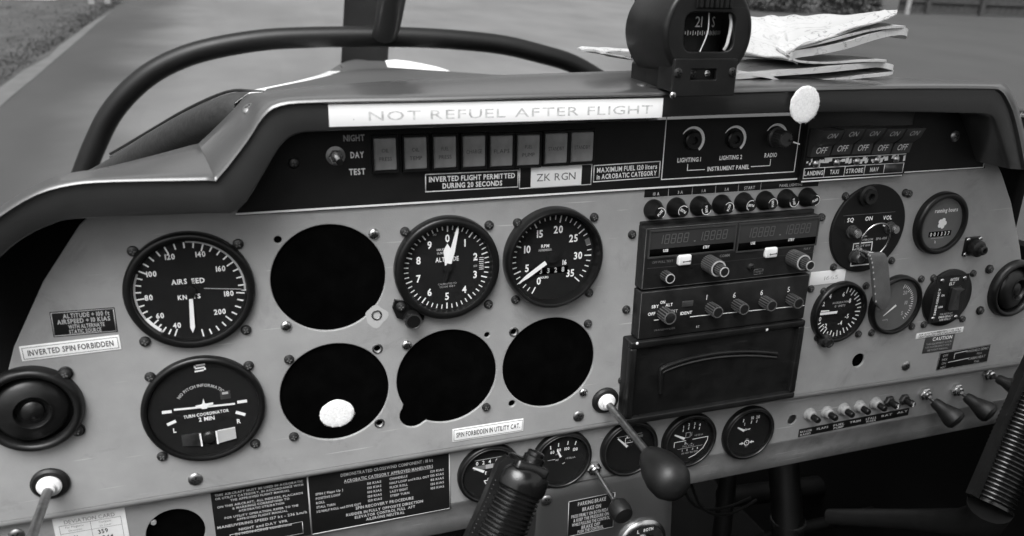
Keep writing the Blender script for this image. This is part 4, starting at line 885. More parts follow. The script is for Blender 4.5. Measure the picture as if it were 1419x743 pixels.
X_.text('N.', -wc*.22, hc/2-18, 2.6, M_inkb, .46, bold=1); X_.text('359', wc*.15, hc/2-17, 3.4, M_inkb, .46, bold=1, rot=4); X_.text('044', wc*.2, hc/2-22.5, 3.4, M_inkb, .46, bold=1, rot=-3); X_.line([(-wc*.43, hc/2-26), (wc*.43, hc/2-26)], .3, .46, M_inkg); part('lettering', X_, t, ang=None)

# ------------------------------------------------------------------ black upper face plate under the hood
up = thing('upper_face_plate', 'black face plate under the glare shield carrying warning lamps, dimmers and white outlines', 'face plate', (CX, 51, 1)); uo = (CX, 51, 1); ZU = 3.0
pl = at(335, 291, ZU); pr2 = at(1363, 236, ZU)
UT = 112
me = MB().prism([(pl.x-4, 50.6), (pr2.x+1, 50.6), (pr2.x-18, 104), (pl.x+19, 104)], 1.0, ZU, M_blackp); part('plate', me, up, org=uo)
b = MB(); b.box(pl.x-4, at(1108, 247, ZU).x, 51.1, 52.4, ZU, ZU+.25, M_ink); xr = at(1362, 236, ZU).x; b.box(at(1252, 245, ZU).x, xr, 51.1, 52.0, ZU, ZU+.25, M_ink); b.box(xr-1, xr, 52.0, 62, ZU, ZU+.25, M_ink); part('white_outline', b, up, org=uo)
b = MB()
p = [at(u, v, ZU) for u, v in ((925, 166), (915, 249), (1099, 238), (1111.5, 165.5))]
X0, X1 = (p[0].x+p[1].x)/2, (p[2].x+p[3].x)/2; yb = (p[1].y+p[2].y)/2
b.line([(X0, 108), (X0, yb), (X1, yb), (X1, 108)], .8, ZU+.1, M_ink)
for tx, u, v, wd_ in (('LIGHTING 1', 955, 221.5, 21), ('LIGHTING 2', 1012.7, 218.3, 21), ('RADIO', 1068, 215, 12), ('INSTRUMENT PANEL', 1009.5, 232.8, 39)):
    q = at(u, v, ZU); b.text(tx, q.x, q.y, 3.3, M_ink, ZU+.1, wd_, bold=1)
A = [at(u, v, ZU) for u, v in ((953, 228), (953, 236), (976, 235))]; b.line([(A[0].x, A[0].y), (A[0].x, A[2].y), (A[2].x, A[2].y)], .6, ZU+.1, M_ink)
A = [at(u, v, ZU) for u, v in ((1041, 231), (1067, 228), (1067, 221))]; b.line([(A[0].x, A[0].y), (A[1].x, A[0].y), (A[1].x, A[2].y)], .6, ZU+.1, M_ink)
for tx, u, v, mm_ in (('NIGHT', 490.5, 191.3, M_inkd), ('DAY', 495, 214.7, M_ink), ('TEST', 495, 238, M_ink)): q = at(u, v, ZU); b.text(tx, q.x, q.y, 4.0, mm_, ZU+.1, {'NIGHT': 14, 'DAY': 9, 'TEST': 11}[tx], bold=1)
part('lettering', b, up, org=uo, ang=None)
screws_px(up, uo, SC_BLACK, [(407, 226)], ZU); screws_px(up, uo, SC_BIG, [(1323, 189)], ZU)
PLD = 'placard'
label_at('placard', [(589, 241.4), (718.5, 235), (718, 259.8), (589, 266.3)], ZU, 'outlined black placard reading INVERTED FLIGHT PERMITTED DURING 20 SECONDS', M_blackp, [('INVERTED FLIGHT PERMITTED', 0, .19, .27, .92, dict(bold=1)), ('DURING 20 SECONDS', 0, -.2, .27, .64, dict(bold=1))], PLD, (0, .7), M_ink, b=.1)
label_at('placard', [(823, 228.8), (916, 223), (912.7, 246), (821, 253)], ZU, 'outlined black placard reading MAXIMUM FUEL 120 liters in ACROBATIC CATEGORY', M_blackp, [('MAXIMUM FUEL 120 liters', 0, .19, .27, .9, dict(bold=1)), ('in ACROBATIC CATEGORY', 0, -.2, .27, .9, dict(bold=1))], PLD, (0, .7), M_ink, b=.1)
t = label_at('placard', [(719.5, 231.8), (821, 226.8), (818.6, 256.2), (719, 262)], ZU, 'outlined black placard with white tape lettered ZK RGN', M_blackp, [], PLD, (0, .7), M_ink, b=.1)
b = MB().box(-20, 20.5, -7.6, 7.8, .4, .75, M_tape, .1); part('white_tape', b, t)
b = MB().text('ZK RGN', 0, -.3, 5.4, mat('worn_black_print', .09, .6, noise=.6, scale=400), .82, 31, asp=1.1, bold=0); part('registration_letters', b, t, ang=None)
# toggle
q = at(465, 216, ZU); t = thing('toggle_switch', 'bright toggle switch beside the NIGHT, DAY and TEST lettering', 'switch', (q.x, q.y, ZU))
part('nut', MB().lathe([(6.4, 0), (6.4, .6), (5.2, .8)], M_msteel, 24), t); part('collar', MB().lathe([(5, .8), (5, 3.4), (4.2, 4), (2.6, 4)], M_steel, 6), t)
b = MB().tube([(0, 0, 3), (.6, -1, 9), (1.0, -1.8, 14)], 1.6, M_steel, 12, rs=[1.4, 1.7, 2.3]); part('lever', b, t)
# annunciators
an_px = [(534, 214, 'OIL', 'PRESS'), (576, 212.6, 'OIL', 'TEMP'), (616.7, 211.2, 'FUEL', 'PRESS'), (657, 210, 'CHARGE', ''), (695, 209.5, 'FLAPS', ''), (732.4, 208.3, 'FUEL', 'PUMP'), (770.7, 206, 'STANDBY', ''), (806.7, 204, 'STANDBY', '')]
descr = ['lettered OIL PRESS, beside the toggle', 'with worn print, second from the toggle', 'with worn print, third from the toggle', 'lettered CHARGE', 'with faint print, right of the CHARGE lamp', 'with smudged print, left of both STANDBY lamps', 'lettered STANDBY, the left of the two', 'lettered STANDBY, at the right end of the row']
capm = MB().box(-10.9, 10.9, -11.0, 11.0, 2.2, 4.4, M_lamp, 1.2).mesh('lamp_cap')
frm = MB(); frm.frame(-12.6, 12.6, -12.8, 12.8, 1.5, 0, M_black, 4.6); frm.box(-10.4, 10.4, -10.6, 10.6, 0, 2, M_black); frm = frm.mesh('lamp_frame')
edge = MB(); edge.box(-11.05, -10.4, -10.9, 10.9, 3.6, 4.9, M_msteel); edge = edge.mesh('edge_clip')
for (u, v, t1, t2), ds in zip(an_px, descr):
    q = at(u, v, ZU+4); t = thing('warning_lamp', 'grey square warning lamp '+ds, 'warning lamp', (q.x, q.y, ZU), 'row of warning lamps under the glare shield')
    sx = at(u+19, v, ZU+4).x-at(u-19, v, ZU+4).x; k = sx/26.5
    t.scale = (min(1, k), 1, 1)
    part('lamp_frame', frm, t); part('lamp_cap', capm, t); part('edge_clip', edge, t)
    b = MB(); 
    if t2: b.text(t1, 0, 2.6, 2.6, M_inkb, 4.45, 7); b.text(t2, 0, -3.2, 2.6, M_inkb, 4.45, 12)
    else: b.text(t1, 0, 0, 2.8, M_inkb, 4.45, 15)
    part('lettering', b, t, ang=None)
# dimmer knobs
for i, (u, v, lb) in enumerate(((959.5, 194.5, 'bare dimmer stem beside the white outline, left of the other bare stem'), (1017.6, 193, 'bare dimmer stem between the other bare stem and the ridged knob'), (1075, 189.7, 'ridged black dimmer knob with pointer above RADIO'))):
    q = at(u, v, ZU); t = thing('dimmer_knob', lb, 'knob', (q.x, q.y, ZU), 'lighting dimmers')
    b = MB(); n = 30
    for k in range(n):
        g0 = -60+200*k/n; g1 = g0+200/n; wd0 = .5+1.5*math.sin(math.pi*min(1, (k+.5)/n*.75)); b.arc(10.4-wd0, 10.4+wd0*.3, g0, g1, .12, M_ink, 1)
    part('printed_arc', b, t, ang=None)
    if i < 2:
        part('collar', MB().lathe([(7.2, 0), (7.2, 2.4), (6.2, 3.2), (3.2, 3.2), (2.6, 1), (0.01, 1)], M_black, 28, cap=False), t)
    else:
        b = MB().lathe([(8.2, 0), (8.2, 2), (6.4, 3), (6, 13), (5.3, 14), (0.01, 14)], M_knob, 20, cap=False, X=None); part('knob_body', b, t)
        b = MB()
        for k in range(18):
            g = 2*math.pi*k/18; b.box(6.0, 6.7, -.35, .35, 3, 13, M_knob, 0, Matrix.Rotation(g, 4, 'Z'))
        part('ridges', b, t)
        b = MB().prism([(2, -1.5), (13, -4.6), (13.6, -3.6), (2, .3)], 13.2, 14.6, M_black); b.line([(6, -2.0), (12.6, -4.0)], 1.1, 14.7, M_ink); part('pointer', b, t)

# rocker switches
sw_off = [(1129, 209), (1160, 206), (1190, 205), (1219, 205), (1247, 204)]
names_ = ['LANDING', 'TAXI', 'STROBE', 'NAV', '']
ql = at(1112, 240, 8); qr = at(1254, 236, 8)
yb = (ql.y+qr.y)/2
xw = (at(1251, 236, 8).x-at(1113, 242, 8).x)
xl0 = at(1113, 242, 8).x
hb = thing('switch_housing', 'black housing strip behind the five rocker switches with cell labels below', 'housing', (xl0+xw/2, yb, 1)); hbo = (xl0+xw/2, yb, 1)
ys0 = at(1110, 252, 8).y; ys1 = at(1113, 233, 8).y
ylb = at(1180, 247.5, 8).y; ylt = at(1180, 229.5, 8).y
b = MB().box(xl0-1.5, xl0+xw+1.5, ylb-1, 108, 3.1, 8, M_black, .8); part('body', b, hb, org=hbo)
b = MB(); b.frame(xl0, xl0+xw, ylb+2.2, ylt, .6, 8.02, M_ink, .12); b.box(xl0-1, xl0+xw+.2, ylb-.6, ylb+.5, 8.02, 8.15, M_ink)
for k in range(1, 5): b.box(xl0+xw*k/5-.3, xl0+xw*k/5+.3, ylb+2.8, ylt-.6, 8.02, 8.14, M_ink)
for k, nm in enumerate(names_):
    if nm: b.text(nm, xl0+xw*(k+.5)/5, (ylb+2.2+ylt)/2, 3.6, M_ink, 8.15, {'LANDING': xw/5*.9, 'TAXI': 9, 'STROBE': xw/5*.84, 'NAV': 9}[nm], bold=1)
b.box(xl0+xw*.8+.6, xl0+xw-.8, ylb+3, ylt-.8, 8.02, 8.06, M_knob)
part('cell_labels', b, hb, org=hbo, ang=None)
# chipped foil strip with lamps
b = MB(); yt = ylt+.6; yt2 = yt+7.4
b.box(xl0, xl0+xw, yt, yt2, 8, 8.4, M_black)
x = xl0+1
while x < xl0+xw-2:
    d_ = random.uniform(1.2, 4.5)
    if random.random() < .62:
        x2 = min(x+d_, xl0+xw); ya = random.uniform(yt, yt+4); yb_ = random.uniform(max(ya+1.5, yt+4), yt2)
        b.prism([(x, ya), (x2, ya+random.uniform(-.5, 1)), (x2+random.uniform(-.8, .8), yb_), (x+random.uniform(-.8, .8), yb_-random.uniform(0, 1))], 8.4, 8.5, M_nylon)
    x += d_
b.box(xl0+xw*.18, xl0+xw, yt2-.7, yt2, 8.4, 8.55, M_nylon); part('chipped_strip', b, hb, org=hbo)
rk_labels = ['rocker switch above the LANDING cell, marked ON and OFF', 'rocker switch above the TAXI cell, marked ON and OFF', 'rocker switch above the STROBE cell, marked ON and OFF', 'rocker switch above the NAV cell, marked ON and OFF', 'rocker switch above the blank cell, at the right end of its row']
wk = xw/5
def rocker_meshes():
    hw = wk/2-.9
    b = MB(); P = [(-9, 0), (-9, 4), (0, 6), (5.5, 13), (14, 17), (14, 0)]  # y,z profile
    vs = [(-hw, y, z) for y, z in P]+[(hw, y, z) for y, z in P]; n = len(P)
    b.add(vs, [tuple(range(n))[::-1], tuple(range(n, 2*n))]+[(k, (k+1) % n, n+(k+1) % n, n+k) for k in range(n)], M_knob)
    body = b.mesh('rocker_body')
    b = MB(); X = Matrix.Translation((0, -3.6, 5.3)) @ Matrix.Rotation(math.atan2(2, 9), 4, 'X'); 
    c2 = MB().text('OFF', 0, 0, 5.4, M_ink, .12, 10.5, bold=0, shear=.1); b.add([tuple(v) for v in c2.v], c2.f, M_ink, X)
    X = Matrix.Translation((0, 9.8, 15.1)) @ Matrix.Rotation(math.atan2(4, 8.5), 4, 'X'); c2 = MB().text('ON', 0, 0, 4.6, M_ink, .12, 9, bold=0, shear=.2); b.add([tuple(v) for v in c2.v], c2.f, M_inkd, X)
    return body, b.mesh('lettering', ang=None)
rb_, rl_ = rocker_meshes()
dome = MB().lathe([(3.2, 0), (3.0, 1.2), (2, 2.2), (0.01, 2.6)], M_alu, 18, cap=False).mesh('indicator')
for k in range(5):
    q = at(sw_off[k][0]+.5, sw_off[k][1], 13); t = thing('rocker_switch', rk_labels[k], 'switch', (xl0+wk*(k+.5), q.y+3.6, 8.05), 'rocker switches under the glare shield')
    part('rocker_body', rb_, t); part('lettering', rl_, t); part('indicator', dome, t, p=(0, (yt+yt2)/2-(q.y+3.6)-.8, .5))

# ------------------------------------------------------------------ fuses
q0 = at(892, 274, 1.3); q1 = at(1134, 257, 1.3); 
t = thing('fuse_label_strip', 'black strip of small ampere labels above the row of fuse caps', 'label', ((q0.x+q1.x)/2, (q0.y+q1.y)/2+3, 1)); ws = q1.x-q0.x
part('backing', MB().box(-ws/2, ws/2, -3.5, 3.5, 0, .4, M_blackp, .1), t)
b = MB(); b.line([(-ws/2, 3.5), (-ws/2, -3.5), (ws/2, -3.5), (ws/2, 3.5)], .35, .45, M_inkd)
for k in range(1, 6): b.line([(-ws/2+ws*k/7.7, -3.5), (-ws/2+ws*k/7.7, 3.5)], .35, .46, M_inkd)
for k, tx in enumerate(('10 A', '3 A', '1 A', '1 A', 'START')): b.text(tx, -ws/2+ws*(k+.5)/7.7, -.8, 2.4, M_inkd, .46, bold=1)
b.text('PANEL LIGHTING', ws*.33, -.8, 2.2, M_inkd, .46, bold=1); part('lettering', b, t, ang=None)
fz = [(908, 291.8), (939.4, 289), (971.4, 286.7), (1002.3, 284.5), (1032.8, 281.5), (1062.5, 279.2), (1091.8, 276.5), (1121, 274.6)]
fl_ = ['black fuse cap below the label reading ten amperes, at the left end of its row', 'black fuse cap below the label reading three amperes', 'black fuse cap below the left of the two one ampere labels', 'black fuse cap below the right of the two one ampere labels', 'black fuse cap below the START label', 'leftmost black fuse cap below the PANEL LIGHTING label', 'middle black fuse cap below the PANEL LIGHTING label', 'black fuse cap at the right end of the row']
capf = MB().lathe([(8.3, 0), (8.3, 2), (7.8, 3), (7.2, 4.5), (5.2, 11.5), (4.9, 12.4), (3.4, 12.4), (3.2, 12), (0.01, 12)], M_black, 32, cap=False).mesh('cap')
b = MB().arc(4.0, 4.5, 20, 200, 12.5, M_ink, 20); b.text('FUSE', 0, 0, 1.9, M_ink, 12.1, 5.6, bold=1); fprint = b.mesh('lettering', ang=None)
for k, (u, v) in enumerate(fz):
    q = at(u, v, 5); t = thing('fuse_holder', fl_[k], 'fuse holder', (q.x, q.y, 1), 'row of fuse caps above the radios', Matrix.Rotation([.9, 2.6, -1.4, 1.3, 3.0, 1.7, -1.2, .4][k], 3, 'Z'))
    part('cap', capf, t); part('lettering', fprint, t)

# ------------------------------------------------------------------ radio stack
ZR = 13.0
def PX(u, v, z=ZR): q = at(u, v, z); return q.x, q.y
xl, _ = PX(897, 330); xr_, _ = PX(1133, 310)
SX0, SX1 = xl, xr_
def radio_box(name, label, u0, v0, u1, v1, x0, x1, z1, m, bev=1.0, cat='radio'):
    y1 = PX(u0, v0, z1)[1]; y0 = PX(u1, v1, z1)[1]
    t = thing(name, label, cat, ((x0+x1)/2, (y0+y1)/2, 1)); o_ = ((x0+x1)/2, (y0+y1)/2, 1)
    part('case', MB().box(x0, x1, y0, y1, -.05+1.06, z1, m, bev), t, org=o_); return t, o_, y0, y1
yt = (PX(897.8, 317)[1]+PX(1133.5, 302)[1])/2; ymid = (PX(884, 400)[1]+PX(1122, 382)[1])/2
x0, x1 = SX0, SX1
t = thing('nav_com_radio', 'worn black navigation and communication radio with twin dark displays', 'radio', ((x0+x1)/2, (yt+ymid)/2, 1)); ro = ((x0+x1)/2, (yt+ymid)/2, 1)
part('case', MB().box(x0-1.5, x1+.5, ymid+.8, yt+1.5, 1.02, ZR, M_radio, 1.0), t, org=ro)
part('mounting_frame', MB().box(x0-1.2, x1+2.2, ymid+.2, yt+4, .99, 4.5, M_black, .8), t, org=ro)
Zr = Zm(860, 230, 4.37)
def rp(x, y, z=ZR): q = Zr(x, y, z); return q.x, q.y
M_digit = mat('unlit_display_segment', .075, .4)
def quad(a_, b_, pad=0):
    (xa, ya), (xb, yb_) = a_, b_; return min(xa, xb)+pad, max(xa, xb)-pad, min(ya, yb_)+pad, max(ya, yb_)-pad
for (A, B_1, C_, D_), use, stb in ((((175, 400), (690, 355), (690, 508), (175, 550)), (272, 512), (518, 490)), (((712, 352), (1185, 322), (1190, 478), (715, 510)), (800, 467), (1033, 446))):
    P = [rp(*A), rp(*B_1), rp(*C_), rp(*D_)]; xa = (P[0][0]+P[3][0])/2; xb = (P[1][0]+P[2][0])/2; ya = (P[0][1]+P[1][1])/2; yb_ = (P[2][1]+P[3][1])/2
    b = MB(); b.frame(xa-1, xb+1, yb_-1, ya+1, 1.2, ZR, M_knob, .9); part('display_frame', b, t, org=ro)
    b = MB(); b.box(xa+.2, xb-.2, yb_+.2, ya-.2, ZR-.02+.05, ZR+.2, M_lcd); part('display_window', b, t, org=ro)
    b = MB(); hh = ya-yb_; yc = yb_+hh*.66; b.box(xa+.3, xb-.3, yb_+.3, yb_+hh*.3, ZR+.22, ZR+.3, M_plate)
    ww_ = xb-xa; dg_ = '188.88 188.88'
    xx = xa+ww_*.1
    for gi, grp in enumerate(('18888', '18888')):
        xx = xa+ww_*(.1+.46*gi)
        for ci, ch in enumerate(grp):
            dxx = ww_*.075; hs = hh*.17; sl_ = .12
            segs = [(0, hs, dxx*.6, hs), (0, 0, dxx*.6, 0), (0, -hs, dxx*.6, -hs), (0, 0, 0, hs), (dxx*.6, 0, dxx*.6, hs), (0, -hs, 0, 0), (dxx*.6, -hs, dxx*.6, 0)]
            if ch == '1': segs = segs[4:5]+segs[6:7]
            for sx0, sy0, sx1, sy1 in segs: b.line([(xx+sx0+sy0*sl_, yc+sy0), (xx+sx1+sy1*sl_, yc+sy1)], .8, ZR+.26, M_digit)
            xx += dxx*.98
        if gi == 0: b.line([(xa+ww_*.51, yc-hs), (xa+ww_*.53, yc-hs)], .9, ZR+.26, M_inkg)
    part('display_digits', b, t, org=ro, ang=None)
    b = MB(); q = rp(*use); b.text('USE', q[0], q[1], 2.2, M_ink, ZR+.34, 4.5, bold=1); q = rp(*stb); b.text('STBY', q[0], q[1], 2.2, M_ink, ZR+.34, 6, bold=1); part('lettering', b, t, org=ro, ang=None)
b = MB()
for A, B_1 in (((165, 565), (840, 505)), ((160, 622), (650, 577)), ((650, 577), (1170, 523))): b.line([rp(*A), rp(*B_1)], .4, ZR+.1, M_knob)
q = rp(255, 580); b.text('OFF PULL TEST', q[0], q[1], 1.8, M_inkg, ZR+.1, 19); q = rp(630, 543); b.text('COMM', q[0], q[1], 2.2, M_inkg, ZR+.1, 9.5, bold=1); q = rp(1130, 500); b.text('NAV', q[0], q[1], 2.2, M_inkg, ZR+.1, 7, bold=1)
q = rp(835, 640); b.frame(q[0]-4.5, q[0]+4.5, q[1]-2.4, q[1]+2.4, .3, ZR, M_inkg, .1); b.text('KING', q[0], q[1], 1.8, M_inkg, ZR+.1, 6)
part('face_lettering', b, t, org=ro, ang=None)
for x, y in ((392, 573), (917, 528)):
    q = rp(x, y, ZR+3); b = MB().box(q[0]-6, q[0]+6, q[1]-4.4, q[1]+4.4, ZR+.02, ZR+3, M_nylon, 1.6); b.line([(q[0]-1, q[1]-1.2), (q[0]+4.6, q[1]-.9)], .8, ZR+3.05, M_inkb); b.prism([(q[0]-1, q[1]-.1), (q[0]-1, q[1]-2.2), (q[0]-2.4, q[1]-1.2)], ZR+3.0, ZR+3.05, M_inkb); b.prism([(q[0]+4, q[1]+.2), (q[0]+5.3, q[1]-.9), (q[0]+4, q[1]-2)], ZR+3.0, ZR+3.05, M_inkb); part('transfer_button', b, t, org=ro)
M_ridge = mat('ridge_highlight_worn_edge', .09, .4, noise=.3, scale=200)  # paler grey: highlights painted on the knob ridges, wear on the case edges
def knurl(q, z0, r, h, m, n=20, top=None, rtop=None):
    b = MB().lathe([(r*.92, 0), (r*.92, h), (r*.82, h+.4), (0.01, h+.4)], m, n*2, (q[0], q[1], z0), cap=False)
    for k in range(n):
        g = 2*math.pi*k/n; X = Matrix.Translation((q[0], q[1], z0)) @ Matrix.Rotation(g, 4, 'Z'); b.box(r*.88, r, -r*.07, r*.07, .4, h-.3, M_ridge, 0, X)
    if top: b.lathe([(r*.92, h-.2), (r*.93, h+.5), (r*.78, h+.6), (r*.76, h+.35)], top, 32, (q[0], q[1], z0), cap=False)
    return b
M_ring = mat('pale_knob_ring', .4, .4, noise=.2, scale=300)
M_kn = mat('grey_knurled_plastic', .010, .4, noise=.2, scale=120)
for (x, y), (x2, y2), rr_ in (((592, 622), (630, 652), 6.6), ((1108, 585), (1150, 600), 6.6)):
    q = rp(x, y, ZR+15); part('outer_knob', knurl(q, ZR, 7.2, 15, M_kn, 24, M_ring), t, org=ro)
    part('inner_knob', knurl(q, ZR+15.4, 4.5, 8, M_kn, 16, M_ring), t, org=ro)
q = rp(300, 683, ZR+9); part('small_knob', knurl(q, ZR, 4.4, 9, M_black, 14, M_ring), t, org=ro)
q = rp(787, 610); screw(t, SC_SMALL, q[0], q[1], ZR, ro); q = rp(1215, 312, 2); screw(t, SC_BLACK, q[0], q[1], 1, ro)
b = MB(); b.box(x0-1.4, x0-.8, ymid+1.5, yt+.8, ZR-.4, ZR+.06, M_ridge); b.box(x0-.8, x1-.2, yt+.75, yt+1.3, ZR-.4, ZR+.06, M_ridge); b.box(x0, x1-.4, ymid+1.2, ymid+1.6, ZR-.4, ZR+.05, M_ridge); part('worn_edge', b, t, org=ro)
# transponder
Zt = Zm(860, 370, 3.377)
def tp(x, y, z=ZR): q = Zt(x, y, z); return q.x, q.y
x0t = (tp(92, 115)[0]+tp(75, 320)[0])/2; x1t = (tp(882, 52)[0]+tp(864, 250)[0])/2; y1 = ymid-.6; y0 = (tp(60, 330)[1]+tp(862, 258)[1])/2+.6
t = thing('transponder', 'black transponder with four code knobs set to 1 6 6 5', 'radio', ((x0t+x1t)/2, (y0+y1)/2, 1)); to = ((x0t+x1t)/2, (y0+y1)/2, 1)
part('case', MB().box(x0-1.5, x1+.5, y0, y1-.6, 1.02, ZR, M_radio, 1.0), t, org=to); part('mounting_frame', MB().box(x0-1.6, x1+2.2, y0-.2, y1-.8, 1.0, 4.5, M_black, .8), t, org=to)
b = MB(); b.box(x0-.8, x1-.2, y1-1.5, y1-1.0, ZR-.4, ZR+.06, M_ridge); b.box(x0-1.3, x0-.8, y0+1, y1-1.5, ZR-.4, ZR+.06, M_ridge); part('worn_edge', b, t, org=to)
b = MB()
for tx, x, y in (('1', 403, 142), ('6', 532, 132), ('6', 660, 120), ('5', 786, 105)): q = tp(x, y); b.text(tx, q[0], q[1], 4.6, M_ink, ZR+.15, bold=0)
for tx, x, y, mm_ in (('OFF', 145, 220, M_ink), ('SBY', 162, 185, M_ink), ('ON', 197, 165, M_ink), ('ALT', 227, 177, M_ink), ('TST', 250, 207, M_inkd), ('IDENT', 307, 215, M_ink)): q = tp(x, y); b.text(tx, q[0], q[1], 2.6, mm_, ZR+.1, len(tx)*2.2, bold=1)
b.line([tp(325, 233), tp(860, 180)], .7, ZR+.1, M_ink); b.line([tp(155, 249), tp(180, 247)], .7, ZR+.1, M_ink)
q = tp(361, 280); b.text('RT', q[0], q[1], 1.8, M_inkd, ZR+.1, bold=1); q = tp(205, 292); b.text('TRANSPONDER', q[0], q[1], 1.5, M_inkg, ZR+.1, 20)
part('lettering', b, t, org=to, ang=None)
q = tp(312, 172); part('ident_button', MB().box(q[0]-5.2, q[0]+5.2, q[1]-2.6, q[1]+2.6, ZR, ZR+1, M_knob, .6), t, org=to)
b = MB()
P = [tp(385, 150), tp(870, 105), tp(870, 135), tp(385, 185)]
for (x, y) in ((455, 213), (578, 198), (708, 182), (833, 170)):
    q = tp(x, y, ZR+12); part('code_knob', knurl(q, ZR, 5.2, 12, M_kn, 14, M_ridge), t, org=to)
q = tp(232, 240, ZR+12); part('mode_knob', knurl(q, ZR, 5.8, 12, M_kn, 14, M_ridge), t, org=to)
# storage tray with arched pull
zg = 16.0
g0 = at(874, 470, zg); g1 = at(1118, 449, zg); g2 = at(1098, 558, zg); g3 = at(868, 584, zg)
gx0 = (g0.x+g3.x)/2; gx1 = (g1.x+g2.x)/2; gy1 = y0-.8; gy0 = (g2.y+g3.y)/2
t = thing('storage_tray', 'black storage compartment below the transponder with an arched raised pull', 'compartment', ((gx0+gx1)/2, (gy0+gy1)/2, 1)); go = ((gx0+gx1)/2, (gy0+gy1)/2, 1)
b = MB(); b.box(gx0, gx1, gy0, gy1, 1.02, zg-5, M_black, 1.5); part('door', b, t, org=go)
b = MB()
def rim(x0_, x1_, y0_, y1_, tt):
    for r_ in ((x0_, x1_, y1_-tt, y1_), (x0_, x1_, y0_, y0_+tt), (x0_, x0_+tt, y0_+tt, y1_-tt), (x1_-tt, x1_, y0_+tt, y1_-tt)): b.box(*r_, zg-5.02+.03, zg, M_black, 1.4)
rim(gx0, gx1, gy0, gy1, 6); part('rim', b, t, org=go)
pt = [at(860+x/3.377, 370+y/3.377, zg-3) for x, y in ((186, 590), (186, 530), (188, 486), (205, 470), (260, 448), (340, 425), (450, 405), (560, 397), (650, 398), (730, 405))]
b = MB(); b.tube(smooth(pt, 4), 1.9, M_black, 10); pt2 = [p+Vector((5, -5.5, 0)) for p in pt[2:]]; part('arched_pull', b, t, org=go)
b = MB(); b.tube(smooth([p+Vector((1, -4.2, -1)) for p in pt[2:]], 4), 1.1, M_knob, 8); part('pull_edge', b, t, org=go)
for u, v in ((1063, 457), (883, 476)): q = at(u, v, zg); part('paint_chip', MB().lathe([(1.3, 0), (0.01, .3)], M_ink, 10, cap=False), t, p=(q.x-go[0], q.y-go[1], zg-1))

# ------------------------------------------------------------------ small engine gauges in the lower strip
def egauge(px, label, draw, name):
    q = at(px[0], px[1], ZS+3); c_ = (q.x, q.y)
    t = inst(name, label, c_, 56, 5.5, 23.5, 1.8, M_dial, z0=ZS)
    part('chrome_ring', MB().lathe([(25.6, 5.3), (25.2, 5.9), (24.6, 5.9), (24.2, 5.2)], M_dsteel, 56, cap=False), t)
    draw(t); return t
zz = 1.9
def needle(t, g, r0, r1, wd_=1.2):
    part('needle', MB().prism([(-wd_, r0), (wd_, r0), (wd_*.5, r1), (-wd_*.5, r1)], 2.4, 2.7, M_ink, Matrix.Rotation(math.radians(-g), 4, 'Z')), t)
    part('hub', MB().lathe([(3.2, 2), (3.2, 3.4), (0.01, 3.6)], M_dial, 18, cap=False), t)
def d1(t):
    b = MB()
    for tx, x in (('0', -11), ('2', -5.5), ('4', 0), ('6', 6), ('8', 11.5)): b.text(tx, x, 11.5, 3.4, M_ink, zz, bold=1)
    b.line([(-13, 14.5), (14, 14.6)], .5, zz, M_inkd); b.rect(-14, 14, 5, 9, zz, M_inkg); b.rect(-3.5, 3, 5, 9, zz+.02, M_inkd)
    b.text('BAR', 0, 1, 2.8, M_ink, zz, 8, bold=1); b.line([(-4.5, -6.5), (-3.5, -9.5), (3.5, -9.5), (5, -6.5), (7.5, -5)], .9, zz, M_ink); b.line([(-4.5, -6.5), (5, -6.5)], .9, zz, M_ink); b.line([(-1.5, -6.5), (-1.5, -4.6), (1.5, -4.6)], .9, zz, M_ink); part('dial_print', b, t, ang=None)
    needle(t, -60, 6, 17)
def d2(t):
    b = MB()
    for tx, x, y in (('60', -9, 8.6), ('80', -3, 9.8), ('100', 4.5, 9.8), ('130', 12.5, 7.8)): b.text(tx, x, y, 2.8, M_ink, zz, bold=1)
    for x, y, a_ in ((-10.5, 13.5, -8), (-3.5, 15, 0), (5, 15.4, 8), (12, 14, 16)): b.line([(x, y-1.8), (x+a_*.06, y+1.8)], .9, zz, M_ink)
    b.text('oC', -4.5, 6, 2, M_inkd, zz); b.text('AIR', -4, 0, 2, M_inkd, zz); b.text('VEGLIA', 8, 0, 1.7, M_inkd, zz, 10); b.line([(-13, 1), (-6, 1)], .5, zz, M_inkd); part('dial_print', b, t, ang=None); needle(t, -24, -4.5, 11)
def d3(t):
    b = MB(); b.line([(-13, 13), (12, 13.6)], .4, zz, M_inkd); b.frame(-4.5, 3.5, 5.5, 11, .6, zz, M_ink, .05); b.line([(-2.5, 11), (-2.5, 12.4)], 1.6, zz, M_ink); b.line([(1.5, 11), (1.5, 12.4)], 1.6, zz, M_ink); b.text('- +', -.5, 8, 2, M_ink, zz); b.text('V', 0, 1, 1.8, M_inkd, zz); b.rect(3, 13, 9.5, 12, zz, M_inkg); part('dial_print', b, t, ang=None); needle(t, -45, 2, 17)
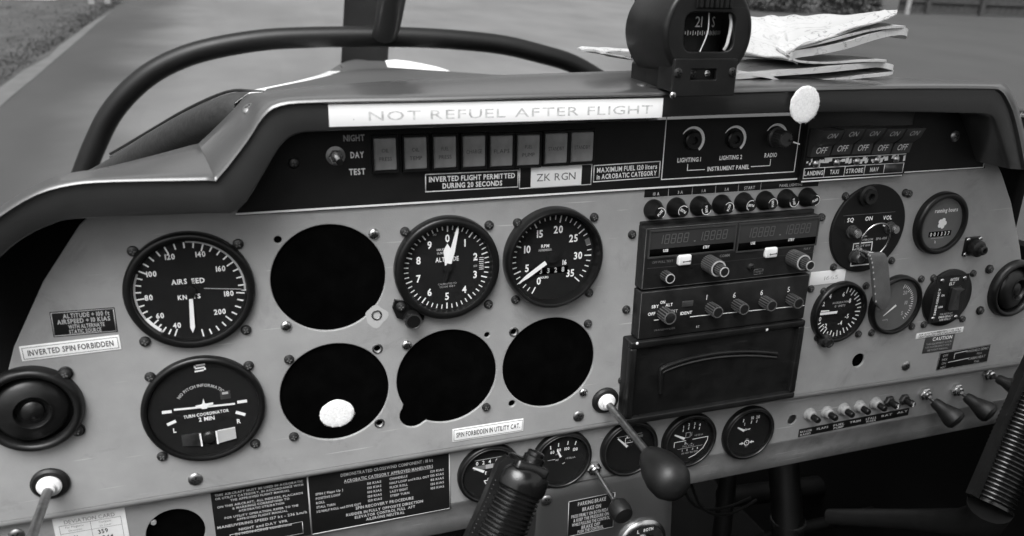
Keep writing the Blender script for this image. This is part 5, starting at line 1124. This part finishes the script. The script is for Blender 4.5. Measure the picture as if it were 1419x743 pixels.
def d4(t):
    b = MB()
    for tx, x, y in (('1', -7, 15), ('2', -1.5, 16.5), ('3', 4.5, 16.4), ('4', 10, 14.5)): b.text(tx, x, y, 2.8, M_ink, zz, bold=1); b.line([(x-.3, y-5), (x+.1, y-2.4)], .8, zz, M_ink)
    b.frame(-4, 1, 3, 8.6, .5, zz, M_inkd, .05); b.line([(1.2, 4), (2.4, 5), (2.4, 8)], .5, zz, M_inkd); b.text('VEGLIA', 10, 4, 1.7, M_inkd, zz, 9)
    b.line([(-15, -5), (-15, 0), (20, .6), (20, -3), (16, -11), (8, -17), (2, -19)], .7, zz, M_ink); b.text('FUEL', 0, -2.8, 2.6, M_ink, zz, 8, bold=1); b.text('FULL SCALE', 0, -5.8, 1.7, M_inkd, zz, 12); b.line([(-11, -8), (15, -7.6)], .4, zz, M_inkd)
    for tx, x in (('1', -6), ('2', -1), ('3', 5), ('4', 10)): b.text(tx, x, -10, 2, M_ink, zz, bold=1)
    b.text('30 60 90 120', 2, -13.2, 1.8, M_inkd, zz, 17); part('dial_print', b, t, ang=None); needle(t, -62, 6, 18)
def d5(t):
    b = MB()
    for tx, x, y in (('1', -5, 10), ('10', 3, 15.5), ('20', 9, 15.5)): b.text(tx, x, y, 3, M_ink, zz, bold=1)
    for x, y in ((-7, 14), (2, 11), (8, 11)): b.line([(x, y-1.6), (x+.5, y+1.6)], .9, zz, M_ink)
    b.text('mbar', -2, 4, 2.6, M_ink, zz, 8.5, bold=1); b.lathe([(3, zz), (2.2, zz+.02)], M_ink, 16, (0, -11, 0), cap=False); b.text('+', 0, -11, 2.6, M_ink, zz+.05)
    for s_ in (-1, 1): b.line([(s_*8, -11), (s_*3.6, -11)], 1.2, zz, M_ink); b.prism([(s_*3.2, -11), (s_*5.8, -9.2), (s_*5.8, -12.8)], zz, zz+.03, M_ink)
    b.text('0.2', 0, -7, 1.8, M_inkd, zz); b.text('0.2', 0, -15, 1.8, M_inkd, zz); part('dial_print', b, t, ang=None); needle(t, -58, 6, 15)
egauge((679, 657), 'oil pressure gauge marked BAR behind the left control grip', d1, 'engine_gauge')
egauge((779, 637.5), 'oil temperature gauge between the control grip and the throttle rod', d2, 'engine_gauge')
egauge((872.5, 622), 'battery gauge with a battery symbol behind the throttle rod', d3, 'engine_gauge')
egauge((955.5, 611), 'fuel gauge with a FUEL table, just under the storage compartment', d4, 'engine_gauge')
egauge((1037.5, 600.5), 'fuel pressure gauge marked mbar, rightmost of the small round gauges', d5, 'engine_gauge')

# ------------------------------------------------------------------ push rods
def throttle(u, v, L, label, knob=True, z0=1.0):
    q = at(u, v, z0); t = thing('throttle', label, 'throttle', (q.x, q.y, z0), rot=Matrix.Rotation(math.radians(3.5 if knob else 0), 3, 'X'))
    part('rubber_ring', MB().lathe([(12, 0), (12, 2), (10.5, 3.4), (7.5, 3.6), (7, 1)], M_rub, 36), t)
    part('nylon_collar', MB().lathe([(7.8, 1), (7.8, 4.8), (6.4, 5.8), (4.6, 5.8), (4.4, 9), (3.2, 9.6)], M_nylon, 30), t)
    part('rod', MB().tube([(0, 0, 4), (0, 0, L)], 3.1, M_msteel, 18), t)
    if knob: part('knob', MB().lathe([(4.5, L-2), (7, L), (11, L+7), (14.8, L+17), (16.2, L+27), (15.4, L+35), (12, L+41), (6, L+44), (0.01, L+44.8)], M_rub, 40, cap=False), t)
    return t
throttle(838, 554, 79, 'throttle rod with a large black egg-shaped knob right of the centre', True)
throttle(70, 669, 150, 'throttle rod with white collar at the bottom left corner', True)
def pull(u, v, label, L, kr, droop=(0, 0), z0=ZS, prof=None, mk=M_rub):
    q = at(u, v, z0+3); t = thing('pull_control', label, 'pull knob', (q.x, q.y, z0), 'pull controls along the lower strip')
    dk_ = M_msteel if droop[1] < -6 else M_dsteel
    part('nut', MB().lathe([(7, 0), (7, 3.2), (6, 4)], M_steel, 6), t); part('bush', MB().lathe([(4.6, 4), (4.6, 6.5), (3.4, 7.5), (2.2, 7.5)], M_steel, 20), t)
    part('rod', MB().tube([(0, 0, 8), (droop[0]*.5, droop[1]*.5, L*.6), (droop[0], droop[1], L+2)], 1.9, dk_, 12), t)
    d = Vector((droop[0], droop[1], L)).normalized(); X = Matrix.Translation((droop[0], droop[1], L)) @ d.to_track_quat('Z', 'Y').to_matrix().to_4x4()
    part('knob', MB().lathe([(a_*kr, b_*kr) for a_, b_ in (prof or ((.4, 0), (.52, .25), (.58, .8), (.8, 1.4), (1, 2.0), (.97, 2.4), (.75, 2.65), (0.01, 2.75)))], mk, 30, cap=False, X=X), t)
    return t
pull(823.5, 650, 'parking brake pull knob on a thin rod, above its black placard', 42, 9, (2, -8), prof=((.3, -.2), (.5, 0), (1, .5), (1.05, 1.3), (.9, 1.8), (0.01, 1.9)))
pull(1283, 546.6, 'black mushroom pull knob just right of the small switch row', 10, 11, (4, -5))
pull(1327, 541, 'black mushroom pull knob second from the right edge, under the heating placard', 10, 11, (4, -4))
pull(1371, 519, 'black pull knob at the right edge, in front of the bend', 9, 9.5, (4, -2))
# breakers
bp = [(1125, 577), (1149, 574), (1172, 569.6), (1194, 565.7), (1216.5, 561.4), (1235, 558.6), (1256, 556)]
bl = ['pale round breaker beside the open hole, first of its row', 'pale round breaker, second of its row from the open hole', 'pale round breaker in the middle of the row of seven', 'pale round breaker, fourth of its row from the open hole', 'pale round breaker beside the dark ones', 'dark push breaker, left of the last two', 'dark push breaker at the right end of its row']
pale = MB().lathe([(7.2, 0), (7.2, 1.2), (6.0, 2.2), (6.0, 5), (5, 6.2), (3.4, 6.2)], M_alu, 26).mesh('collar'); tip = MB().lathe([(3.2, 6), (3.2, 13), (2.6, 14), (0.01, 14.4)], M_black, 18, cap=False).mesh('button')
palec = MB().lathe([(6.6, 0), (6.6, 1), (5.2, 2.2), (5.2, 5), (4.4, 6.2), (3.0, 6.2)], mat('cream_nylon', .3, .5, noise=.1), 26).mesh('collar')
dk = MB().lathe([(6.0, 0), (6.0, 3), (5, 4)], M_dsteel, 6).mesh('collar'); tipw = MB().lathe([(3.6, 4), (3.6, 12), (3, 13), (0.01, 13)], M_black, 18, cap=False)
tipw.text('5', 0, 0, 4.4, M_ink, 13.1, bold=1); tipw = tipw.mesh('button')
for k, (u, v) in enumerate(bp):
    q = at(u-2, v-2, ZS+2); t = thing('circuit_breaker', bl[k], 'breaker', (q.x, q.y, ZS), 'row of breakers on the lower strip')
    part('collar', palec if k < 5 else dk, t); part('button', tip if k < 5 else tipw, t)
c4 = [(1107, 595), (1258, 566), (1260, 574), (1106, 606)]
label_at('placard', c4, ZS, 'long narrow black placard naming the breakers below their row', M_blackp, [(tx, -.44+.146*k, .1 if k % 2 else .12, .26, .1, dict(m=M_inkd, bold=1)) for k, tx in enumerate(('NAV-COM', 'FLAPS', 'FUEL', 'TRIM', 'STALL', 'BAT', 'ALT'))]+[(tx, -.44+.146*k, -.25, .26, .09, dict(m=M_inkd, bold=1)) for k, tx in enumerate(('RADIO', '', 'PUMP', '', 'WARN', '', '')) if tx], 'placard', b=.1)

# ------------------------------------------------------------------ footwell
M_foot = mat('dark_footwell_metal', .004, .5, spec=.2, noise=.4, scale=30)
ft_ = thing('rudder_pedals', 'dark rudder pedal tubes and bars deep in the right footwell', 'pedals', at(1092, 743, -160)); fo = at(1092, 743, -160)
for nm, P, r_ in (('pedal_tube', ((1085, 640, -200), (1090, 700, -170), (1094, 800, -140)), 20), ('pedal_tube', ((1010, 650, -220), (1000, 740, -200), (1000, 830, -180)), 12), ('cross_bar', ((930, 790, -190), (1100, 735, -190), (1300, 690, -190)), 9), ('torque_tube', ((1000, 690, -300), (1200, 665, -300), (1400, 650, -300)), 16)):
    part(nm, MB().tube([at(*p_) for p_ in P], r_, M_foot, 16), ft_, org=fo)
q = at(1092, 722, -165); part('clamp_ring', MB().lathe([(21, -4), (23, -3), (23, 3), (21, 4)], M_dsteel, 28, cap=False, X=Matrix.Translation(q) @ Matrix.Rotation(math.pi/2, 4, 'X')), ft_, org=fo)
cb_ = thing('wiring_bundle', 'thin dark cables hanging under the panel beside the console', 'cables', at(985, 690, -40)); fo = at(985, 690, -40)
for k in range(2):
    P = smooth([at(940+k*14, 660, -50), at(962+k*12, 700+k*5, -45), at(1000+k*9, 705+k*8, -60), at(1040+k*8, 690+k*3, -80)], 4); part('cable', MB().tube(P, 1.6, M_foot, 8), cb_, org=fo)

# ------------------------------------------------------------------ centre console
zc = -2.0
q0 = at(744, 700, zc); q1 = at(937, 700, zc); qt = at(840, 672, zc)
con = thing('centre_console', 'dark centre console dropping below the middle of the panel', 'console', ((q0.x+q1.x)/2, -330, zc)); co = ((q0.x+q1.x)/2, -330, zc)
xa, xb = q0.x, q1.x; y1 = -213
P = [(xa-4, -340), (xa+2, y1-10), (xa+9, y1-2), (xb-16, y1-2), (xb-5, y1-12), (xb+2, -340)]
b = MB(); n = len(P); ctrp = Vector(((xa+xb)/2, -280))
P2 = [((p[0]-ctrp.x)*.93+ctrp.x, (p[1]-ctrp.y)*.95+ctrp.y) for p in P]
b.add([(p[0], p[1], -45) for p in P]+[(p[0], p[1], zc-3) for p in P]+[(p[0], p[1], zc) for p in P2], [tuple(range(2*n, 3*n))]+[(k, (k+1) % n, n+(k+1) % n, n+k) for k in range(n)]+[(n+k, n+(k+1) % n, 2*n+(k+1) % n, 2*n+k) for k in range(n)], M_hood); part('cover', b, con, org=co)
q = at(757, 693, zc); screw(con, SC_BIG, q.x, q.y, zc, co)
label_at('placard', [(781.4, 697), (843.7, 684.6), (858, 727), (792, 742)], zc+.05, 'black PARKING BRAKE placard with a white outline on the console', M_blackp,
    [('PARKING BRAKE', 0, .37, .1, .6, DM), ('BRAKE ON', 0, .2, .1, .4, DM), ('PRESS FIRMLY ON BOTH PEDALS', 0, .05, .085, .86, DM), ('& KEEP THE PRESSURE ON', 0, -.07, .085, .76, DM), ('WHILE PULLING THE CONTROL', 0, -.19, .085, .82, DM), ('BRAKE OFF', 0, -.31, .09, .4, DM), ('PUSH THE CONTROL', 0, -.42, .085, .56, DM)], 'placard', (0, .6), M_inkd, b=.1)
q = at(893, 757, zc+8); t = thing('magneto_switch', 'chrome rimmed rotary magneto switch at the bottom edge lettered L and BOTH', 'switch', (q.x, q.y, zc))
part('bezel', MB().lathe([(25, 0), (25, 3), (23, 5), (20, 6), (12, 6.5), (0.01, 6.5)], M_steel, 60, cap=False), t)
b = MB(); b.lathe([(21, 6.0), (13, 6.55)], M_dsteel, 60, cap=False); part('dark_ring', b, t)
b = MB(); b.text('L', -7, 16.6, 3.6, M_ink, 6.7, bold=1); b.text('BOTH', 3.5, 17, 3.2, M_ink, 6.7, 10, bold=1); part('lettering', b, t, ang=None)
b = MB().box(-3, 3, -9, 9, 6.5, 16, M_steel, 1.5); part('key', b, t)

# ------------------------------------------------------------------ control grips
def grip(base, top, r, label, ribs=20, plate=True, headscale=1.0):
    """moulded ribbed grip from base to top (cockpit frame)"""
    base, top = Vector(base), Vector(top); L = (top-base).length; d = (top-base).normalized()
    # frame: z along the stick, x to the right
    x = Vector((1, 0, 0)); x = (x-d*x.dot(d)).normalized(); y = d.cross(x)
    R_ = Matrix((x, y, d)).transposed()
    t = thing('control_grip', label, 'control stick', base, 'ribbed control grips', R_)
    b = MB(); prof = []; rib0, rib1 = .02*L, .72*L; n = ribs; st_ = (rib1-rib0)/n
    prof.append((r*.9, 0))
    for k in range(n):
        z_ = rib0+k*st_; rr_ = r*(.94+.06*math.sin(math.pi*k/n)); prof += [(rr_*.90, z_), (rr_*.93, z_+st_*.18), (rr_*1.0, z_+st_*.38), (rr_*1.0, z_+st_*.62), (rr_*.93, z_+st_*.82)]
    prof += [(r*.92, rib1), (r*1.0, rib1+L*.02)]
    SQ = Matrix.Diagonal((1, .85, 1, 1))
    b.lathe(prof, M_gripm, 40, X=SQ, cap=False); part('ribbed_sleeve', b, t, ang=40)
    b = MB(); b.lathe([(r*1.0, rib1+L*.02), (r*1.03, rib1+L*.06), (r*1.0, rib1+L*.13), (r*.86, rib1+L*.17), (r*.72, rib1+L*.19)], M_gripm, 36, X=SQ, cap=True); b.box(-r*.72, r*.66, -r*.66, r*.6, rib1+L*.17, rib1+L*.235, M_gripm, 2.5); part('head', b, t, ang=50)
    b = MB(); b.lathe([(r*.42, 0), (r*.42, L*.04), (r*.34, L*.05), (r*.34, L*.075), (r*.26, L*.085), (0.01, L*.088)], M_gripm, 24, (r*.1, 0, rib1+L*.235), cap=False); part('transmit_button', b, t)
    if plate:
        b = MB(); pr_ = [(-r*1.28, 0), (-r*1.2, L*.6), (-r*1.22, L*.86), (-r*1.0, L*.93), (-r*.3, L*.91), (-r*.6, L*.75), (-r*.85, L*.6), (-r*.9, 0)]
        n_ = len(pr_); b.add([(x_, -4, z_) for x_, z_ in pr_]+[(x_, 3, z_) for x_, z_ in pr_], [tuple(range(n_)), tuple(range(2*n_-1, n_-1, -1))]+[(k, n_+k, n_+(k+1) % n_, (k+1) % n_) for k in range(n_)], M_black); part('side_flange', b, t)
        b = MB()
        for k in range(22): b.lathe([(.55, 0), (0.01, .35)], M_kn, 6, (-r*1.12+k*r*.002, L*(.02+k*.034), 0), cap=False, X=Matrix(((1, 0, 0, 0), (0, 0, -1, -4.1), (0, 1, 0, 0), (0, 0, 0, 1))))
        part('stitching', b, t)
    return t
zc1 = 120
b0 = at(664, 806, 135); t0 = at(738, 631, 112)
grip(b0, t0, 17.5, 'glossy black ribbed control grip in front of the oil gauge')
b0 = at(1372, 702, 110); t0 = at(1459, 488, 70)
grip(b0, t0, 23, 'glossy black ribbed control grip at the lower right edge', 26)
b0 = Vector(b0); 
st = thing('control_stick', 'dark control stick shaft below the right hand grip, running to the floor', 'control stick', b0); 
pb = at(1395, 790, 60); b = MB().tube([b0+Vector((3, -2, -2)), b0+Vector((6, -20, -6)), at(1335, 725, 85), at(1260, 720, 20), at(1150, 716, -60)], 13, M_rub, 18, rs=[19, 17, 14, 11, 9]); part('shaft', b, st, org=b0)
# ------------------------------------------------------------------ compass
zc_ = 50.0
pc = at(983, 62, zc_); 
lf = at(922, 62, zc_).x; rt_ = at(1044.6, 62, zc_).x; Rc = (rt_-lf)/2
cc = at(983, 45, zc_); cc = Vector((cc.x, cc.y, zc_))
ln = 62
cmp_ = thing('compass', 'round black magnetic compass standing on the glare shield reading 21 and S', 'compass', (cc.x, 128, 10)); cpo = (cc.x, 128, 10)
# housing: barrel with a windowed front
b = MB(); b.lathe([(Rc*.75, -ln-5), (Rc*.93, -ln), (Rc, -ln+6), (Rc, -3), (Rc-.8, -1), (Rc-2.4, 0), (Rc-4, 0)], M_black, 72, (cc.x, cc.y, zc_), cap=False); b.lathe([(0.01, -ln-5), (Rc*.75, -ln-5)], M_black, 72, (cc.x, cc.y, zc_), cap=False); part('barrel', b, cmp_, org=cpo, ang=40)
w0 = at(950, 17, zc_); w1 = at(1016, 72, zc_); 
wx0, wx1 = w0.x+.5, w1.x-.5; wy0, wy1 = w1.y, w0.y
def rrect(x0, x1, y0, y1, r):
    out = []
    for cx_, cy_, a0_ in ((x1-r, y1-r, 0), (x0+r, y1-r, 90), (x0+r, y0+r, 180), (x1-r, y0+r, 270)):
        for k in range(6): g = math.radians(a0_+18*k); out.append((cx_+r*math.cos(g), cy_+r*math.sin(g)))
    return out
me = plate_mesh('front_plate', circ(cc.x, cc.y, Rc-2.6), [rrect(wx0, wx1, wy0, wy1, 6)], 3, M_black, .8, (cc.x, 128)); part('front_plate', me, cmp_, p=(0, 0, zc_-10-1.5))
zi = zc_-14
rowc = []
for k in range(25):
    g = math.radians(-52+104*k/24); rowc.append([(cc.x+36*math.sin(g), y_, zi-38+36*math.cos(g)) for y_ in (wy0-6, wy1+4)])
cardb = MB().sheet(rowc, M_dial)
for k in range(-16, 16):
    g = math.radians(k*3.0+1.3); r_ = 36.2; h_ = 3.2 if k % 2 == 0 else 2.0
    yb_ = (wy0+wy1)/2-1; P = [(cc.x+r_*math.sin(g+s_*.0085), y_, zi-38+r_*math.cos(g+s_*.0085)) for s_, y_ in ((-1, yb_-h_/2), (1, yb_-h_/2), (1, yb_+h_/2), (-1, yb_+h_/2))]; cardb.add(P, [(0, 1, 2, 3)], M_ink)
def cardtext(tx, g0, yy, hh):
    c2 = MB().text(tx, 0, 0, hh, M_ink, 0, bold=0); cardb.add([(cc.x+36.25*math.sin(math.radians(g0)+v.x/36), yy+v.y, zi-38+36.25*math.cos(math.radians(g0)+v.x/36)) for v in c2.v], c2.f, M_ink)
cardtext('21', 1.3, (wy0+wy1)/2+6.5, 7.0); cardtext('S', 23.5, (wy0+wy1)/2+6.5, 7.0)
part('compass_card', cardb, cmp_, org=cpo, ang=None)
part('bowl_back', MB().box(wx0-8, wx1+8, wy0-8, wy1+8, zi-46, zi-43, M_plate), cmp_, org=cpo)
mx_ = (wx0+wx1)/2
b = MB().tube(smooth([(mx_+1.5, wy1+1, zc_-6), (mx_+.5, (wy0+wy1)/2, zc_-3.5), (mx_-3, wy0-1, zc_-6)], 8), .42, M_nylon, 8); part('lubber_line', b, cmp_, org=cpo)
b = MB(); b.tube(smooth([(wx1-.5, wy1-1, zc_-7), (wx1-.2, wy1-8, zc_-5), (wx1-1.6, wy1-20, zc_-5), (wx1-2.4, wy0+1, zc_-7)], 5), 1.1, M_nylon, 8); b.tube(smooth([(wx0+1.5, wy1-2, zc_-8), (wx0+.6, wy1-9, zc_-7)], 4), 1.4, M_nylon, 8); b.tube([(wx0+.5, wy0+2, zc_-7), (wx0+1.0, wy0+10, zc_-7)], 1.3, M_nylon, 8); part('glass_seal', b, cmp_, org=cpo)
part('window_glass', MB().rect(wx0, wx1, wy0, wy1, zc_-2.6, M_glass), cmp_, org=cpo)
zx = zc_+3
q = [at(u, v, zx+3) for u, v in ((938, 81), (1026, 82), (1014, 133), (929, 134))]
bx0 = (q[0].x+q[3].x)/2; bx1 = (q[1].x+q[2].x)/2; by1 = (q[0].y+q[1].y)/2; by0 = (q[2].y+q[3].y)/2
sq_ = [at(u, v, zx+3) for u, v in ((958, 96), (994, 97), (992, 111), (957, 110))]; sx0 = sq_[0].x; sx1 = sq_[2].x; sy0 = sq_[2].y; sy1 = sq_[0].y
me = plate_mesh('adjuster_cover', rrect(bx0, bx1, by0, by1, 1), [rrect(sx0, sx1, sy0, sy1, .6)], 3, M_black, .5, (cc.x, 128)); part('adjuster_cover', me, cmp_, p=(0, 0, zx-10+1.5))
b = MB().box(bx0+2, bx1-2, by0+3, by1-2, zx-22, zx-2.5, M_black, 1); part('adjuster_box', b, cmp_, org=cpo)
screw(cmp_, SC_TINY, sx1-4, (sy0+sy1)/2, zx-2.4, cpo); screw(cmp_, SC_SMALL, sx0+4, (sy0+sy1)/2, zx-2.4, cpo)
for x_, y_ in ((bx0+3, by1-9), (bx1-3.5, by1-9), (bx0+1, by0+1)): screw(cmp_, SC_TINY if y_ < by0+5 else SC_SMALL, x_, y_, zx+2.4, cpo)
yb_ = 122
b = MB().box(cc.x-22, cc.x+20, yb_, cc.y-Rc+12, -18, zc_-16, M_black, 3); part('pedestal', b, cmp_, org=cpo)
b = MB(); b.lathe([(10, 0), (10, 2), (8, 3), (4, 3.2), (4, 5.5), (0.01, 6)], M_msteel, 20, cap=False, X=Matrix.Translation((cc.x-29, 127, 14)) @ Matrix.Rotation(-math.pi/2, 4, 'X')); b.tube([(cc.x-38, 128.5, 10), (cc.x-24, 128.5, 30), (cc.x-10, 128.5, 32)], 3, M_black, 10); part('foot', b, cmp_, org=cpo)
b = MB()
for k in range(7): b.box(cc.x-11+k*3.8, cc.x-8.8+k*3.8, wy1+3, wy1+16, zc_+.2, zc_+4+(k % 2)*.8, M_black, .5)
b.box(cc.x-12, cc.x+16, wy1+2.5, wy1+18, zc_-.5, zc_+.8, M_black, .5); part('ribbed_cap', b, cmp_, org=cpo)

# ------------------------------------------------------------------ folded chart: real folded sheets lying behind the compass
zm = 0.0
mp_ = thing('folded_chart', 'crumpled white folded paper chart lying on the glare shield behind the compass', 'chart', (at(1130, 110, zm).x, 127, zm-40)); mo = (at(1130, 110, zm).x, 127, zm-40)
def leaf(pxs, depth, name='folded_sheet', th=1.2, lift=0, zfr=zm, back=None):
    P = smooth([at(u, v, zfr) for u, v in pxs], 5); n_ = len(P); rws = []
    nd = 5
    top = []; 
    for j in range(nd):
        f_ = j/(nd-1); z_ = zfr-depth*f_; row = []
        for i, p in enumerate(P):
            row.append(Vector((p.x+f_*(back[0] if back else 0)+.8*math.sin(i*.7+j*1.9), p.y+f_*(back[1] if back else 0)+.7*math.sin(i*.9+j*1.3)*(f_ > 0), z_+1.5*math.sin(i*.5))))
        top.append(row)
    b = MB(); b.sheet(top, M_map); bot = [[q+Vector((0, -th, 0)) for q in r] for r in top]; b.sheet([r[::-1] for r in bot], M_map)
    b.sheet([top[0], bot[0]], M_map); b.sheet([top[-1], bot[-1]], M_map)
    b.sheet([[r[0] for r in top], [r[0] for r in bot]], M_map); b.sheet([[r[-1] for r in top], [r[-1] for r in bot]], M_map)
    part(name, b, mp_, org=mo, ang=60)
leaf([(1237, 92), (1232, 88), (1215, 86), (1150, 92), (1100, 96), (1035, 101), (1000, 102)], 90, th=4.5)
leaf([(1238, 97), (1225, 101), (1180, 106), (1130, 111), (1090, 112), (1076, 108), (1060, 103), (1025, 98)], 90, th=2.6)
leaf([(1229, 83), (1200, 83), (1150, 86), (1110, 84), (1094, 78), (1092, 72), (1100, 66)], 95, th=1.6)
leaf([(1257, 44), (1250, 38), (1215, 45), (1170, 58), (1130, 66), (1105, 70), (1093, 73)], 90, th=6.0, back=(-3, 2))
leaf([(1255, 36), (1238, 36), (1200, 42), (1160, 52), (1120, 62), (1096, 68)], 85, th=1.8, back=(-6, 3))
leaf([(1243, 18), (1215, 30), (1180, 42), (1140, 54), (1105, 64), (1092, 72), (1096, 80), (1108, 88)], 10, th=1.0, back=(-4, 3))
# the broad upper fold: sheet from the fold line rising away to its far edge
A = smooth([at(u, v, zm) for u, v in ((1020, 72), (1060, 76), (1091, 80), (1092, 71), (1110, 62), (1150, 50), (1200, 33), (1243, 18.5))], 6)
Bk = smooth([at(u, v, zm-110) for u, v in ((1010, 24), (1046, 23), (1070, 22), (1095, 21.6), (1120, 21), (1165, 20), (1205, 19), (1243, 17.5))], 6)
top = [[a_.lerp(b_, f_)+Vector((0, 3.5*math.sin(math.pi*f_)+.8*math.sin(i*.8+f_*5), 0)) for i, (a_, b_) in enumerate(zip(A, Bk))] for f_ in (0, .15, .3, .5, .7, .85, 1)]
b = MB(); b.sheet(top, M_map); bot = [[q+Vector((0, -1.0, 0)) for q in r] for r in top]; b.sheet(bot, M_map); b.sheet([top[0], bot[0]], M_map); part('upper_fold', b, mp_, org=mo, ang=60)
leaf([(832, 72), (842, 73), (862, 77), (880, 81), (930, 88), (1000, 94)], 40, th=1.2, zfr=-40)
leaf([(833, 71), (850, 70), (878, 72), (930, 74), (1000, 84)], 50, th=1.0, zfr=-42)
# window-side catch at the right edge
q = at(1414, 165, -30); b = MB(); b.box(q.x-6, q.x+14, q.y-10, q.y+8, -45, -25, M_black, 3); b.box(q.x-7, q.x+14, q.y+2, q.y+6, -26, -20, M_steel, 1)
single('canopy_latch', b, 'small dark canopy latch with a bright edge beyond the right end of the glare shield', 'latch', (q.x, q.y, -35), (q.x, q.y, -35))

# ------------------------------------------------------------------ prints and trims hang on the part that carries them
HOST = {'numerals': 'dial_face', 'scale_marks': 'dial_face', 'colour_arcs': 'dial_face', 'turn_marks': 'dial_face', 'dial_print': 'dial_face', 'reference_line': 'dial_face', 'chrome_ring': 'bezel', 'setting_knob': 'knob_lug',
        'ridges': 'knob_body', 'pointer': 'knob_body', 'registration_letters': 'white_tape', 'indicator': 'rocker_body', 'edge_clip': 'lamp_cap', 'stitching': 'side_flange', 'dark_ring': 'bezel', 'counter_window': 'dial_face',
        'slip_ball': 'slip_tube', 'valve_disc': 'eyeball', 'window_glass': 'front_plate', 'sealing_bead': 'padding', 'cell_labels': 'body', 'chipped_strip': 'body', 'pull_edge': 'arched_pull'}
LET = ('dial_face', 'backing', 'face_plate', 'plate', 'lamp_cap', 'rocker_body', 'cap', 'bezel')
base = lambda o: o.name.split('.')[0]
for t in [o for o in S.objects if o.parent is None and o.type == 'EMPTY']:
    ch = {}
    for c in t.children: ch.setdefault(base(c), c)
    for c in list(t.children):
        h = ch.get(HOST.get(base(c)))
        if base(c) == 'lettering' and base(t) not in ('nav_com_radio', 'transponder'): h = next((ch[k] for k in LET if k in ch), None)
        if h and h != c and h.parent == t:
            c.location = c.location-h.location; c.parent = h
